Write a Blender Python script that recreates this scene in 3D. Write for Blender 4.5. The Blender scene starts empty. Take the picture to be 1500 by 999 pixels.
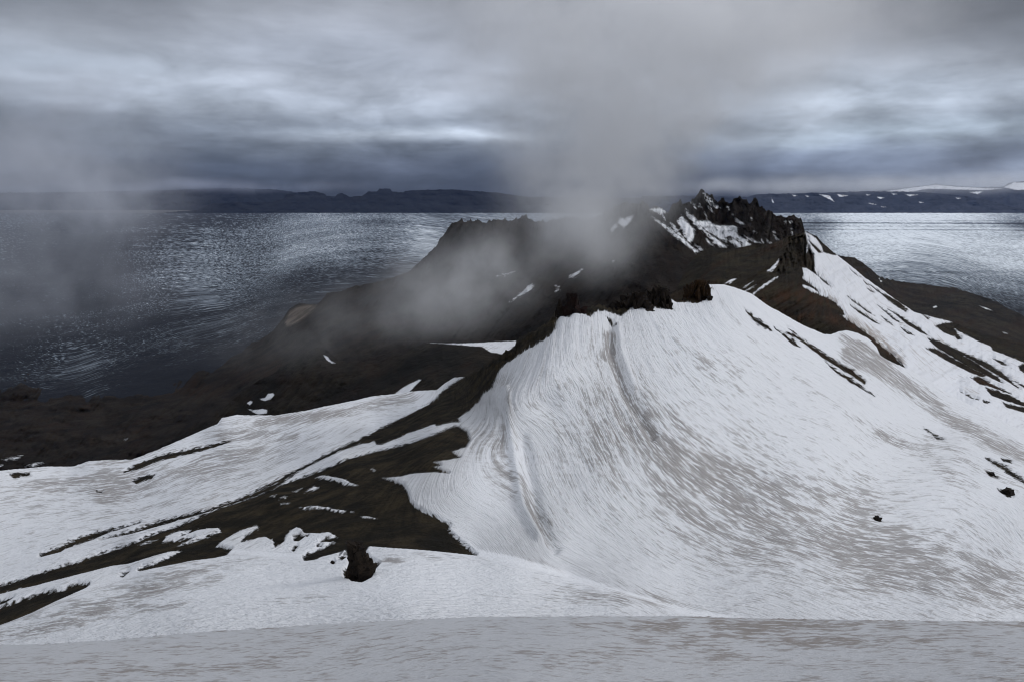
import bpy, math, random
import numpy as np

scene = bpy.context.scene
COL = scene.collection
random.seed(7)
rng = np.random.RandomState(11)

# ------------------------------------------------------------------ camera
F = 1000.0            # focal length in photo pixels (24 mm on a 36 mm frame)
CX, CY = 750.0, 499.5
PH = 290.0            # row of the true horizon
TH = math.atan((CY - PH) / F)
cT, sT = math.cos(TH), math.sin(TH)
GL = -500.0           # height of the glacier below the camera

def world(px, py, d):
    """pixel + distance ahead (metres along +Y) -> world point"""
    px = np.asarray(px, float); py = np.asarray(py, float); d = np.asarray(d, float)
    x = (px - CX) / F
    u = (CY - py) / F
    y = cT + u * sT
    z = -sT + u * cT
    k = d / y
    return np.stack([x * k, d + 0 * x, z * k], -1)

cam_d = bpy.data.cameras.new('camera')
cam = bpy.data.objects.new('camera', cam_d)
COL.objects.link(cam)
cam_d.sensor_width = 36.0
cam_d.lens = 36.0 * F / 1500.0
cam_d.clip_start = 0.5
cam_d.clip_end = 120000
cam.location = (0, 0, 0)
cam.rotation_euler = (math.pi / 2 - TH, 0, 0)
scene.camera = cam

# ------------------------------------------------------------------ numeric helpers
def tps(pts, vals):
    P = np.array([[p[0] / 100.0, p[1] / 100.0] for p in pts])
    V = np.array(vals, float)
    if V.ndim == 1: V = V[:, None]
    n = len(P)
    D2 = ((P[:, None] - P[None]) ** 2).sum(-1)
    K = 0.5 * D2 * np.log(D2 + 1e-12)
    K += np.eye(n) * 0.004
    A = np.zeros((n + 3, n + 3)); A[:n, :n] = K
    A[:n, n] = 1; A[:n, n + 1:] = P; A[n, :n] = 1; A[n + 1:, :n] = P.T
    W = np.linalg.solve(A, np.vstack([V, np.zeros((3, V.shape[1]))]))
    def f(px, py):
        X = np.asarray(px, float).ravel() / 100.0; Y = np.asarray(py, float).ravel() / 100.0
        out = np.zeros((len(X), V.shape[1]))
        for a in range(0, len(X), 60000):
            x = X[a:a + 60000]; y = Y[a:a + 60000]
            d2 = (x[:, None] - P[None, :, 0]) ** 2 + (y[:, None] - P[None, :, 1]) ** 2
            k = 0.5 * d2 * np.log(d2 + 1e-12)
            out[a:a + 60000] = k @ W[:n] + W[n] + x[:, None] * W[n + 1] + y[:, None] * W[n + 2]
        return out if V.shape[1] > 1 else out[:, 0]
    return f

def hash3(ix, iy, iz, seed):
    h = (ix * 374761393 + iy * 668265263 + iz * 2147483647 + seed * 974711) & 0xffffffff
    h = ((h ^ (h >> 13)) * 1274126177) & 0xffffffff
    h = h ^ (h >> 16)
    return (h & 0xffff) / 65535.0

def vnoise(x, y, z=None, seed=0):
    if z is None: z = np.zeros_like(x)
    xi = np.floor(x).astype(np.int64); yi = np.floor(y).astype(np.int64); zi = np.floor(z).astype(np.int64)
    fx = x - xi; fy = y - yi; fz = z - zi
    fx = fx * fx * (3 - 2 * fx); fy = fy * fy * (3 - 2 * fy); fz = fz * fz * (3 - 2 * fz)
    r = 0
    for a in (0, 1):
        for b in (0, 1):
            for c in (0, 1):
                w = (fx if a else 1 - fx) * (fy if b else 1 - fy) * (fz if c else 1 - fz)
                r = r + w * hash3(xi + a, yi + b, zi + c, seed)
    return r * 2 - 1

def fbm(x, y, z=None, oct=5, seed=0, ridged=False, gain=0.5):
    s = 0; a = 1.0; t = 0
    for o in range(oct):
        k = 2.03 ** o
        n = vnoise(x * k + 17.3 * o, y * k - 9.1 * o, None if z is None else z * k, seed + o)
        if ridged: n = 1 - 2 * np.abs(n)
        s = s + a * n; t += a; a *= gain
    return s / t

def sdf(px, py, poly, reach=40.0):
    """signed distance (pixels) to a polygon, positive inside; clipped at reach"""
    poly = np.array(poly, float)
    out = np.full(px.shape, -reach)
    x0, y0 = poly.min(0) - reach; x1, y1 = poly.max(0) + reach
    m = (px > x0) & (px < x1) & (py > y0) & (py < y1)
    if not m.any(): return out
    X = px[m]; Y = py[m]
    dmin = np.full(X.shape, 1e9); ins = np.zeros(X.shape, bool)
    n = len(poly)
    for i in range(n):
        ax, ay = poly[i]; bx, by = poly[(i + 1) % n]
        ex, ey = bx - ax, by - ay
        L = ex * ex + ey * ey + 1e-9
        t = np.clip(((X - ax) * ex + (Y - ay) * ey) / L, 0, 1)
        dd = np.hypot(X - ax - t * ex, Y - ay - t * ey)
        dmin = np.minimum(dmin, dd)
        if by != ay:
            c = ((ay > Y) != (by > Y)) & (X < ex * (Y - ay) / ey + ax)
            ins ^= c
    out[m] = np.clip(np.where(ins, dmin, -dmin), -reach, reach)
    return out

def soft_line(px, py, pts, width, amp=1.0):
    """soft ribbon along a polyline"""
    r = np.full(px.shape, 1e9)
    w = np.full(px.shape, 1.0)
    for i in range(len(pts) - 1):
        ax, ay = pts[i][:2]; bx, by = pts[i + 1][:2]
        ex, ey = bx - ax, by - ay; L = ex * ex + ey * ey + 1e-9
        t = np.clip(((px - ax) * ex + (py - ay) * ey) / L, 0, 1)
        dd = np.hypot(px - ax - t * ex, py - ay - t * ey)
        r = np.minimum(r, dd)
    return amp * np.exp(-(r / width) ** 2)

def blob(px, py, cx, cy, rx, ry, ang=0, amp=1.0):
    a = math.radians(ang); c, s = math.cos(a), math.sin(a)
    dx = px - cx; dy = py - cy
    u = (dx * c + dy * s) / rx; v = (-dx * s + dy * c) / ry
    return amp * np.exp(-(u * u + v * v))

# ------------------------------------------------------------------ node helpers
class NT:
    def __init__(s, tree): s.t = tree; s.n = tree.nodes; s.l = tree.links
    def new(s, typ, **kw):
        nd = s.n.new(typ)
        for k, v in kw.items(): setattr(nd, k, v)
        return nd
    def put(s, sock, v):
        if hasattr(v, 'is_output') or isinstance(v, bpy.types.NodeSocket): s.l.new(v, sock)
        elif isinstance(v, (tuple, list)) and len(v) == 3 and sock.type == 'RGBA': sock.default_value = (*v, 1)
        else: sock.default_value = v
    def math(s, op, a, b=0.0, c=0.0, clamp=False):
        nd = s.new('ShaderNodeMath', operation=op, use_clamp=clamp)
        s.put(nd.inputs[0], a); s.put(nd.inputs[1], b); s.put(nd.inputs[2], c)
        return nd.outputs[0]
    def vmath(s, op, a, b=(0, 0, 0), scale=None):
        nd = s.new('ShaderNodeVectorMath', operation=op)
        s.put(nd.inputs[0], a); s.put(nd.inputs[1], b)
        if scale is not None: s.put(nd.inputs['Scale'], scale)
        return nd.outputs['Value'] if op in ('DOT_PRODUCT', 'LENGTH', 'DISTANCE') else nd.outputs[0]
    def noise(s, vec, scale=1.0, detail=4.0, rough=0.55, dist=0.0, color=False, dim='3D', typ=None):
        nd = s.new('ShaderNodeTexNoise', noise_dimensions=dim)
        if typ: nd.noise_type = typ
        s.put(nd.inputs['Vector'], vec)
        nd.inputs['Scale'].default_value = scale; nd.inputs['Detail'].default_value = detail
        nd.inputs['Roughness'].default_value = rough; nd.inputs['Distortion'].default_value = dist
        return nd.outputs['Color' if color else 'Fac']
    def mapr(s, v, a, b, c=0.0, d=1.0, smooth=True):
        nd = s.new('ShaderNodeMapRange', interpolation_type='SMOOTHSTEP' if smooth else 'LINEAR')
        for i, x in enumerate((v, a, b, c, d)): s.put(nd.inputs[i], x)
        return nd.outputs[0]
    def mix(s, f, a, b, mode='MIX'):
        nd = s.new('ShaderNodeMix', data_type='RGBA', blend_type=mode)
        s.put(nd.inputs[0], f); s.put(nd.inputs[6], a); s.put(nd.inputs[7], b)
        return nd.outputs[2]
    def attr(s, name, out='Fac'):
        nd = s.new('ShaderNodeAttribute'); nd.attribute_name = name
        return nd.outputs[out]
    def bump(s, h, strength, dist, normal=None):
        nd = s.new('ShaderNodeBump')
        nd.inputs['Strength'].default_value = strength; nd.inputs['Distance'].default_value = dist
        s.put(nd.inputs['Height'], h)
        if normal is not None: s.put(nd.inputs['Normal'], normal)
        return nd.outputs[0]

def material(name):
    m = bpy.data.materials.new(name); m.use_nodes = True
    t = NT(m.node_tree)
    for nd in list(t.n):
        if nd.type != 'OUTPUT_MATERIAL': t.n.remove(nd)
    out = [nd for nd in t.n if nd.type == 'OUTPUT_MATERIAL'][0]
    return m, t, out

SNOW = (0.73, 0.74, 0.765)
def terrain_mat(name, rock_a, rock_b, unit=1.0, edge=5.0, edge_soft=1.2, snow=SNOW,
                dirt_col=(0.26, 0.235, 0.225), streak=(22, 2.2), bump=0.25, rock_scale=0.05,
                rust=(0.07, 0.030, 0.013), streak_depth=0.35, edge_scale=(14, 5)):
    """snow over rock: 'snow' is where it lies, 'dirt' how much dust the melt left (plus shade painted on the massif), 'flow' runs along the runnels"""
    m, t, out = material(name)
    flow = t.attr('flow', 'Vector'); snow_a = t.attr('snow'); dirt_a = t.attr('dirt_shade'); rust_a = t.attr('rust'); pale_a = t.attr('pale'); calm = t.math('SUBTRACT', 1.0, t.attr('calm'), clamp=True)
    geo = t.new('ShaderNodeNewGeometry'); pos = geo.outputs['Position']
    wob = t.vmath('SCALE', t.vmath('SUBTRACT', t.noise(flow, 6, 3, 0.5, color=True), (0.5, 0.5, 0.5)), scale=0.03)
    fl = t.vmath('ADD', flow, wob)
    # snow edge
    e1 = t.noise(t.vmath('MULTIPLY', flow, (edge_scale[0], edge_scale[1], 1)), 1.0, 7, 0.62)
    sv = t.math('ADD', snow_a, t.math('MULTIPLY', t.math('SUBTRACT', e1, 0.5), edge * 2))
    sf = t.mapr(sv, -edge_soft, edge_soft)
    rim = t.math('MULTIPLY', t.mapr(sv, 0.0, 5.0, 0.28, 0.0), t.mapr(t.noise(flow, 3.0, 3), .45, .6))
    # runnels
    s1 = t.noise(t.vmath('MULTIPLY', fl, (streak[0], streak[1], 1)), 1.0, 3, 0.6)
    s2 = t.noise(t.vmath('MULTIPLY', fl, (streak[0] * 2.3, streak[1] * 2.6, 1)), 1.0, 3, 0.55)
    sm = t.noise(t.vmath('MULTIPLY', fl, (5.0, 1.0, 1)), 1.0, 6, 0.62)
    iso = t.noise(pos, 0.9 / unit, 5, 0.6)
    fine = t.noise(pos, 3.5 / unit, 4, 0.65)
    st = t.math('ADD', t.math('MULTIPLY', s1, 0.62), t.math('MULTIPLY', s2, 0.38))
    st = t.math('ADD', t.math('MULTIPLY', t.math('SUBTRACT', st, 0.5), calm), 0.5)
    # dust gathers in runnels: more dust, wider dark lines between the clean ridges
    dl = t.math('ADD', t.math('MULTIPLY', dirt_a, t.mapr(sm, 0.34, 0.66, 0.5, 1.35, smooth=False)), t.math('MULTIPLY', t.math('SUBTRACT', sm, 0.5), 0.5))
    dl = t.math('SMOOTH_MIN', t.math('ADD', dl, rim), 1.0, 0.2)
    stc = t.mapr(t.math('ADD', t.math('MULTIPLY', st, 0.8), t.math('MULTIPLY', iso, 0.2)), 0.34, 0.68, -1.0, 1.0, smooth=False)
    lines = t.mapr(t.math('ADD', stc, t.math('MULTIPLY', dl, 0.85)), 0.24, 0.88, 0.0, 1.0)
    dtot = t.math('MULTIPLY', lines, t.mapr(dl, -0.2, 1.0, 0.30, 0.92, smooth=False))
    dcol = t.mix(t.noise(flow, 2.5, 3), dirt_col, tuple(c * k for c, k in zip(dirt_col, (1.18, 1.10, 1.02))))
    sc = t.mix(t.math('MULTIPLY', fine, 0.16), snow, (0.6, 0.62, 0.66))
    sc = t.mix(t.math('MINIMUM', dtot, 0.92), sc, dcol)
    # rock and scree
    r1 = t.noise(pos, rock_scale, 8, 0.65)
    r2 = t.noise(t.vmath('MULTIPLY', flow, (10, 3, 1)), 1.0, 6, 0.6)
    r3 = t.noise(pos, rock_scale * 14, 5, 0.7)
    rc = t.mix(t.mapr(r1, 0.38, 0.62), rock_a, rock_b)
    rc = t.mix(t.mapr(t.math('ADD', t.math('MULTIPLY', r2, 0.6), t.math('MULTIPLY', r3, 0.4)), 0.4, 0.62, 0.0, 0.75), rc,
               tuple(c * 0.42 for c in rock_a))
    rc = t.mix(t.math('MULTIPLY', rust_a, t.mapr(r2, 0.35, 0.65, 0.1, 1.0)), rc, rust)
    rc = t.mix(t.math('MULTIPLY', pale_a, t.mapr(r2, 0.35, 0.6, 0.3, 1.0)), rc, (0.20, 0.16, 0.125))
    col = t.mix(sf, rc, sc)
    hs = t.math('ADD', t.math('MULTIPLY', st, 1.0), t.math('ADD', t.math('MULTIPLY', t.math('MULTIPLY', iso, 0.36), t.math('SUBTRACT', 1.0, t.math('MULTIPLY', t.attr('calm'), 0.6))), t.math('MULTIPLY', fine, 0.18)))
    hr = t.math('ADD', t.math('MULTIPLY', r3, 3.4), t.math('MULTIPLY', r2, 2.6))
    h = t.new('ShaderNodeMix', data_type='FLOAT')
    t.put(h.inputs[0], sf); t.put(h.inputs[2], hr); t.put(h.inputs[3], t.math('ADD', hs, 0.9))
    b = t.new('ShaderNodeBsdfPrincipled')
    t.put(b.inputs['Base Color'], col)
    t.put(b.inputs['Roughness'], t.mapr(sf, 0, 1, 0.95, 0.75))
    b.inputs['Specular IOR Level'].default_value = 0.12
    t.put(b.inputs['Normal'], t.bump(h.outputs[0], 1.0, bump))
    t.l.new(b.outputs[0], out.inputs[0])
    return m

# ------------------------------------------------------------------ surfaces
def poly_y(poly, px):
    p = np.array(poly, float)
    x = p[:, 0].copy()
    for i in range(1, len(x)):
        if x[i] <= x[i - 1]: x[i] = x[i - 1] + 0.3
    return np.interp(px, x, p[:, 1])

def set_attr(me, name, vals, typ='FLOAT'):
    a = me.attributes.new(name, typ, 'POINT')
    if typ == 'FLOAT': a.data.foreach_set('value', np.ascontiguousarray(vals, np.float32).ravel())
    else: a.data.foreach_set('vector', np.ascontiguousarray(vals, np.float32).ravel())

def grid_mesh(name, V, mat, attrs):
    """V: rows x cols x 3"""
    R, C = V.shape[:2]
    me = bpy.data.meshes.new(name)
    idx = np.arange(R * C).reshape(R, C)
    q = np.stack([idx[:-1, :-1], idx[1:, :-1], idx[1:, 1:], idx[:-1, 1:]], -1).reshape(-1, 4)
    me.vertices.add(R * C); me.vertices.foreach_set('co', V.astype(np.float32).ravel())
    me.loops.add(q.size); me.loops.foreach_set('vertex_index', q.astype(np.int32).ravel())
    me.polygons.add(len(q))
    me.polygons.foreach_set('loop_start', (np.arange(len(q)) * 4).astype(np.int32))
    me.polygons.foreach_set('loop_total', np.full(len(q), 4, np.int32))
    me.polygons.foreach_set('use_smooth', np.ones(len(q), bool))
    for k, v in attrs.items(): set_attr(me, k, v, 'FLOAT_VECTOR' if v.ndim == 3 else 'FLOAT')
    me.update(calc_edges=True); me.validate()
    me.materials.append(mat)
    o = bpy.data.objects.new(name, me); COL.objects.link(o)
    return o

def tag(o, label=None, cat=None, group=None, kind=None):
    if label: o['label'] = label
    if cat: o['category'] = cat
    if group: o['group'] = group
    if kind: o['kind'] = kind
    return o

def surface(name, top, bottom, depth, mat, x0=-190, x1=1690, step=1.6, rows=None, paint=None, crag=None,
            flow=None, back=14, back_len=0.35, back_slope=0.5, top_noise=0.0, log=True, seed=3, lift=None, thick=0.0):
    """a landform: crest line, foot line, distances at a few spots; the far side falls away behind the crest"""
    n = int((x1 - x0) / step) + 1
    px = np.linspace(x0, x1, n)
    ty = poly_y(top, px); by = poly_y(bottom, px)
    if top_noise:
        tn = top_noise(px) if callable(top_noise) else top_noise
        ty = ty - tn * (1.5 * np.clip(fbm(px / 8.0, px * 0 + seed, oct=2, seed=seed, ridged=True), 0, 1) ** 1.6 + 1.1 * np.clip(fbm(px / 3.6, px * 0 + seed, oct=2, seed=seed + 5, ridged=True), 0, 1) ** 1.5 - 0.35)
    by = np.maximum(by, ty + 4)
    if rows is None: rows = int((by - ty).max() / step) + 2
    tt = np.linspace(0, 1, rows) ** 1.15
    PX = np.tile(px, (rows, 1)); PY = ty[None] + (by - ty)[None] * tt[:, None]
    f = tps([p[:2] for p in depth], [math.log(p[2]) for p in depth])
    D = np.exp(f(PX, PY)).reshape(PX.shape)
    if crag is not None:
        D = D * (1 + crag(PX, PY))
    W = world(PX, PY, D)
    if lift is not None:
        W[..., 2] += lift(PX, PY, W) * np.clip((PY - ty[None]) / 10.0, 0.0, 1)
    fl = flow(PX, PY) if flow else np.stack([PX * 0.002 + PY * 0.01, PX * 0.0095 - PY * 0.002], -1)
    fl = np.concatenate([fl.reshape(rows, n, 2), np.zeros((rows, n, 1))], -1)
    A = dict(snow=np.full(PX.shape, -40.0), dirt_shade=np.zeros(PX.shape), rust=np.zeros(PX.shape), calm=np.zeros(PX.shape), pale=np.zeros(PX.shape))
    if paint: paint(PX, PY, A, D)
    if thick:
        W[..., 2] += thick * np.clip(A['snow'] / 3.0, 0, 1) * np.clip((PY - ty[None]) / 8.0, 0, 1)
    # far side of the crest
    if back:
        crest = W[0]; cd = crest[:, 1]
        sight = np.minimum(crest[:, 2] / cd, 0)
        k = (np.linspace(1 / back, 1, back) ** 1.6)[::-1]
        L = cd[None] * back_len * k[:, None]
        B = np.empty((back, n, 3))
        B[..., 0] = crest[None, :, 0] * (1 + L / cd[None] * 0.6); B[..., 1] = cd[None] + L
        B[..., 2] = crest[None, :, 2] - L * (back_slope - sight[None])
        rough = fbm(B[..., 0] / (cd.mean() * 0.03), B[..., 1] / (cd.mean() * 0.03), oct=4, seed=seed)
        B[..., 2] -= np.abs(rough) * L * 0.12
        W = np.concatenate([B, W], 0)
        ext = lambda a: np.concatenate([np.repeat(a[:1], back, 0), a], 0)
        fl = ext(fl)
        fl[:back, :, 0] += (-L / cd[None]) * 3
        for kk in A: A[kk] = ext(A[kk])
    A['flow'] = fl
    o = grid_mesh(name, W, mat, A)
    tag(o, kind='structure')
    return o, f

def paint_ops(PX, PY, s, ops):
    for kind, poly in ops:
        q = sdf(PX, PY, poly)
        s = np.maximum(s, q) if kind == 'S' else np.minimum(s, -q)
    return s

# ------------------------------------------------------------------ materials
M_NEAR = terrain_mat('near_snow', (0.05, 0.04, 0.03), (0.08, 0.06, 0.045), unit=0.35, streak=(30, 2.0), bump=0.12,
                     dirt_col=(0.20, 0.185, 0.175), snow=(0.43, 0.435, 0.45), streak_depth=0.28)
M_MASSIF = terrain_mat('massif', (0.022, 0.018, 0.011), (0.080, 0.060, 0.033), unit=2.0, streak=(34, 3.0), bump=1.9,
                       rock_scale=0.10, edge=6.5, edge_soft=0.9, edge_scale=(30, 11), dirt_col=(0.27, 0.265, 0.268))
M_RIGHT = terrain_mat('right_slopes', (0.011, 0.010, 0.007), (0.036, 0.029, 0.016), unit=6.0, streak=(24, 3), bump=1.2,
                      rock_scale=0.03, edge=4.0, edge_soft=0.7, edge_scale=(40, 14), dirt_col=(0.3, 0.28, 0.27), snow=(0.68, 0.69, 0.72))
M_PEAK = terrain_mat('peak_rock', (0.007, 0.0065, 0.0068), (0.034, 0.028, 0.022), unit=10.0, streak=(30, 4), bump=4.0,
                     rock_scale=0.012, edge=5.0, edge_soft=0.6, edge_scale=(45, 22))
M_VALLEY = terrain_mat('valley_rock', (0.010, 0.0085, 0.007), (0.036, 0.029, 0.020), unit=12.0, streak=(20, 3), bump=5.0,
                       rock_scale=0.006, edge=1.4, edge_soft=0.7, edge_scale=(22, 10))
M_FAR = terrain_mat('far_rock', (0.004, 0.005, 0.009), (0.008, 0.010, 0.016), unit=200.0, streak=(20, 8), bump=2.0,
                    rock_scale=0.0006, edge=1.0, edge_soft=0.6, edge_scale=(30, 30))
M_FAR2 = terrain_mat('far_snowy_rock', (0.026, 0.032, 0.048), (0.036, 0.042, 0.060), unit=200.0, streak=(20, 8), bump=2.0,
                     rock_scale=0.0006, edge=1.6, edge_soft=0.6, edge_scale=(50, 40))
#%%LAYERS
def flow_field(lines, tscale=0.01):
    """lines: [(s, [(px,py),...])]; s is constant along a runnel, t runs along it"""
    pts, vals = [], []
    for ln in lines:
        s, line = ln[:2]
        t = ln[2] / tscale if len(ln) > 2 else 0; prev = None
        for p in line:
            if prev: t += math.hypot(p[0] - prev[0], p[1] - prev[1])
            prev = p
            pts.append(p); vals.append((s, t * tscale))
    f = tps(pts, vals)
    return lambda PX, PY: f(PX, PY)

# ---------------- near snow (the brow the photographer stands on)
def lift_near(PX, PY, W):
    return fbm(W[..., 0] / 5.0, W[..., 1] / 3.0, oct=4, seed=5) * 0.10
def paint_near(PX, PY, A, D):
    A['snow'][:] = 40
    d = 0.5 + 0.5 * fbm(PX / 260, PY / 26, oct=4, seed=8)
    d += soft_line(PX, PY, [(1060, 922), (1250, 930), (1130, 940)], 14, .25)
    d -= blob(PX, PY, 700, 960, 700, 16, 0, 0.15)
    d += blob(PX, PY, 1050, 918, 260, 10, 0, .3) + blob(PX, PY, 200, 975, 300, 18, 0, .25)
    A['dirt_shade'][:] = d
surface('near_snow', [(-1100, 1010), (-200, 972), (0, 944), (60, 943), (150, 938), (300, 925), (500, 912), (700, 903), (850, 902), (1000, 902), (1150, 906), (1300, 908), (1500, 910), (1700, 912), (2600, 925)],
        [(-1100, 3600), (2600, 3600)],
        [(-1100, 1010, 36), (-1100, 1400, 3.2), (-1100, 3600, .5), (2600, 925, 27), (2600, 1400, 2.6), (2600, 3600, .5), (2600, 999, 12), (-190, 965, 33), (0, 945, 31), (300, 925, 30), (700, 903, 29), (1100, 905, 28.5), (1500, 910, 28), (1700, 912, 28),
         (-190, 1060, 10), (0, 1020, 12), (750, 999, 12), (1500, 999, 12), (0, 1400, 2.6), (750, 1400, 2.6), (1500, 1400, 2.6),
         (0, 2200, 1.1), (1500, 2200, 1.1), (0, 3600, .5), (1500, 3600, .5), (750, 950, 18.5), (0, 965, 23), (1500, 950, 18)],
        M_NEAR, rows=420, x0=-1100, x1=2600, paint=paint_near, lift=lift_near, step=3.2,
        flow=flow_field([(0, [(0, 945), (500, 912), (1000, 902), (1500, 908)]), (1.4, [(0, 1040), (700, 1003), (1500, 1003)]), (8, [(0, 2200), (1500, 2200)])], 0.012),
        back=12, back_len=0.9, back_slope=0.12, top_noise=lambda x: 0.9, seed=5)

# ---------------- the big snow slope, the dark spur, the left snow basin and the hollow in front
TOP_M = [(-190, 706), (-60, 694), (0, 689), (33, 686), (67, 683), (107, 683), (130, 675), (160, 673), (193, 673), (227, 660), (273, 640), (300, 628),
         (318, 621), (325, 612), (347, 607), (360, 608), (403, 608), (444, 602), (480, 594), (516, 587), (545, 580), (576, 577), (612, 572),
         (640, 571), (650, 562), (665, 553), (679, 552), (688, 548), (700, 541), (716, 532), (738, 516), (754, 508), (756, 500), (762, 494),
         (776, 488), (790, 482), (803, 472), (810, 461), (815, 456), (820, 452), (828, 455), (834, 447), (846, 450), (855, 453), (866, 451), (880, 446), (890, 452),
         (905, 454), (915, 444), (924, 435), (933, 429), (941, 436), (948, 432), (956, 424), (968, 422), (978, 428), (984, 438), (992, 443), (1004, 437),
         (1008, 426), (1016, 416), (1024, 411), (1030, 414), (1040, 417), (1060, 417), (1075, 421), (1100, 430), (1125, 448),
         (1150, 462), (1175, 476), (1208, 490), (1218, 490), (1228, 486), (1240, 484), (1256, 488), (1272, 496), (1284, 508), (1289, 520), (1300, 527), (1326, 539),
         (1359, 556), (1390, 577), (1422, 594), (1460, 613), (1500, 632), (1560, 660), (1690, 720)]
BOT_M = [(-200, 1060), (0, 1020), (500, 985), (1000, 975), (1700, 985)]
DEP_M = [  # rib that climbs to the dome
    (830, 850, 96), (800, 800, 110), (780, 760, 125), (757, 690, 155), (745, 620, 188), (740, 570, 212), (770, 530, 232), (800, 500, 250), (845, 458, 292),
    (905, 462, 310), (940, 445, 330), (1000, 440, 355), (1040, 418, 385), (1100, 431, 400), (1150, 463, 405), (1215, 490, 420), (1260, 490, 440), (1326, 540, 445),
    (1422, 595, 425), (1500, 633, 400), (1690, 720, 340),
    # right hand slope and basin
    (900, 560, 225), (800, 600, 200), (800, 655, 174), (822, 720, 147), (880, 700, 158), (900, 800, 122), (1000, 600, 222), (1100, 700, 196), (1200, 600, 280), (1300, 700, 245), (1300, 850, 135), (1500, 850, 150),
    (1500, 720, 270), (1110, 850, 116), (1350, 620, 350), (1400, 905, 106), (1000, 880, 97), (1200, 780, 160), (1690, 850, 165), (1100, 500, 320), (1240, 540, 370), (1690, 950, 100),
    (1200, 905, 96), (900, 905, 72), (1500, 985, 84), (1000, 975, 58),
    # dark spur
    (690, 815, 100), (600, 700, 148), (640, 760, 118), (400, 760, 138), (560, 760, 122), (500, 700, 165), (684, 645, 180), (640, 605, 245), (700, 590, 232), (700, 545, 330), (760, 503, 300),
    (790, 485, 290), (720, 560, 250), (600, 650, 195), (500, 672, 190), (400, 715, 172), (300, 755, 150), (200, 790, 138), (100, 825, 128), (0, 860, 120), (-190, 930, 105),
    (300, 800, 118), (180, 840, 108),
    # left basin
    (0, 900, 92), (-190, 1000, 74), (100, 700, 340), (0, 695, 325), (300, 650, 385), (480, 600, 470), (620, 574, 480), (670, 556, 440), (200, 740, 222), (0, 780, 200), (400, 680, 268), (-190, 705, 320), (-190, 800, 170),
    (550, 620, 350), (325, 618, 440), (130, 680, 370),
    # hollow in front
    (0, 945, 66), (300, 880, 74), (300, 925, 55), (600, 900, 57), (620, 850, 78), (480, 840, 86), (760, 870, 76), (0, 1020, 44), (500, 985, 40), (800, 850, 91)]
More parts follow.
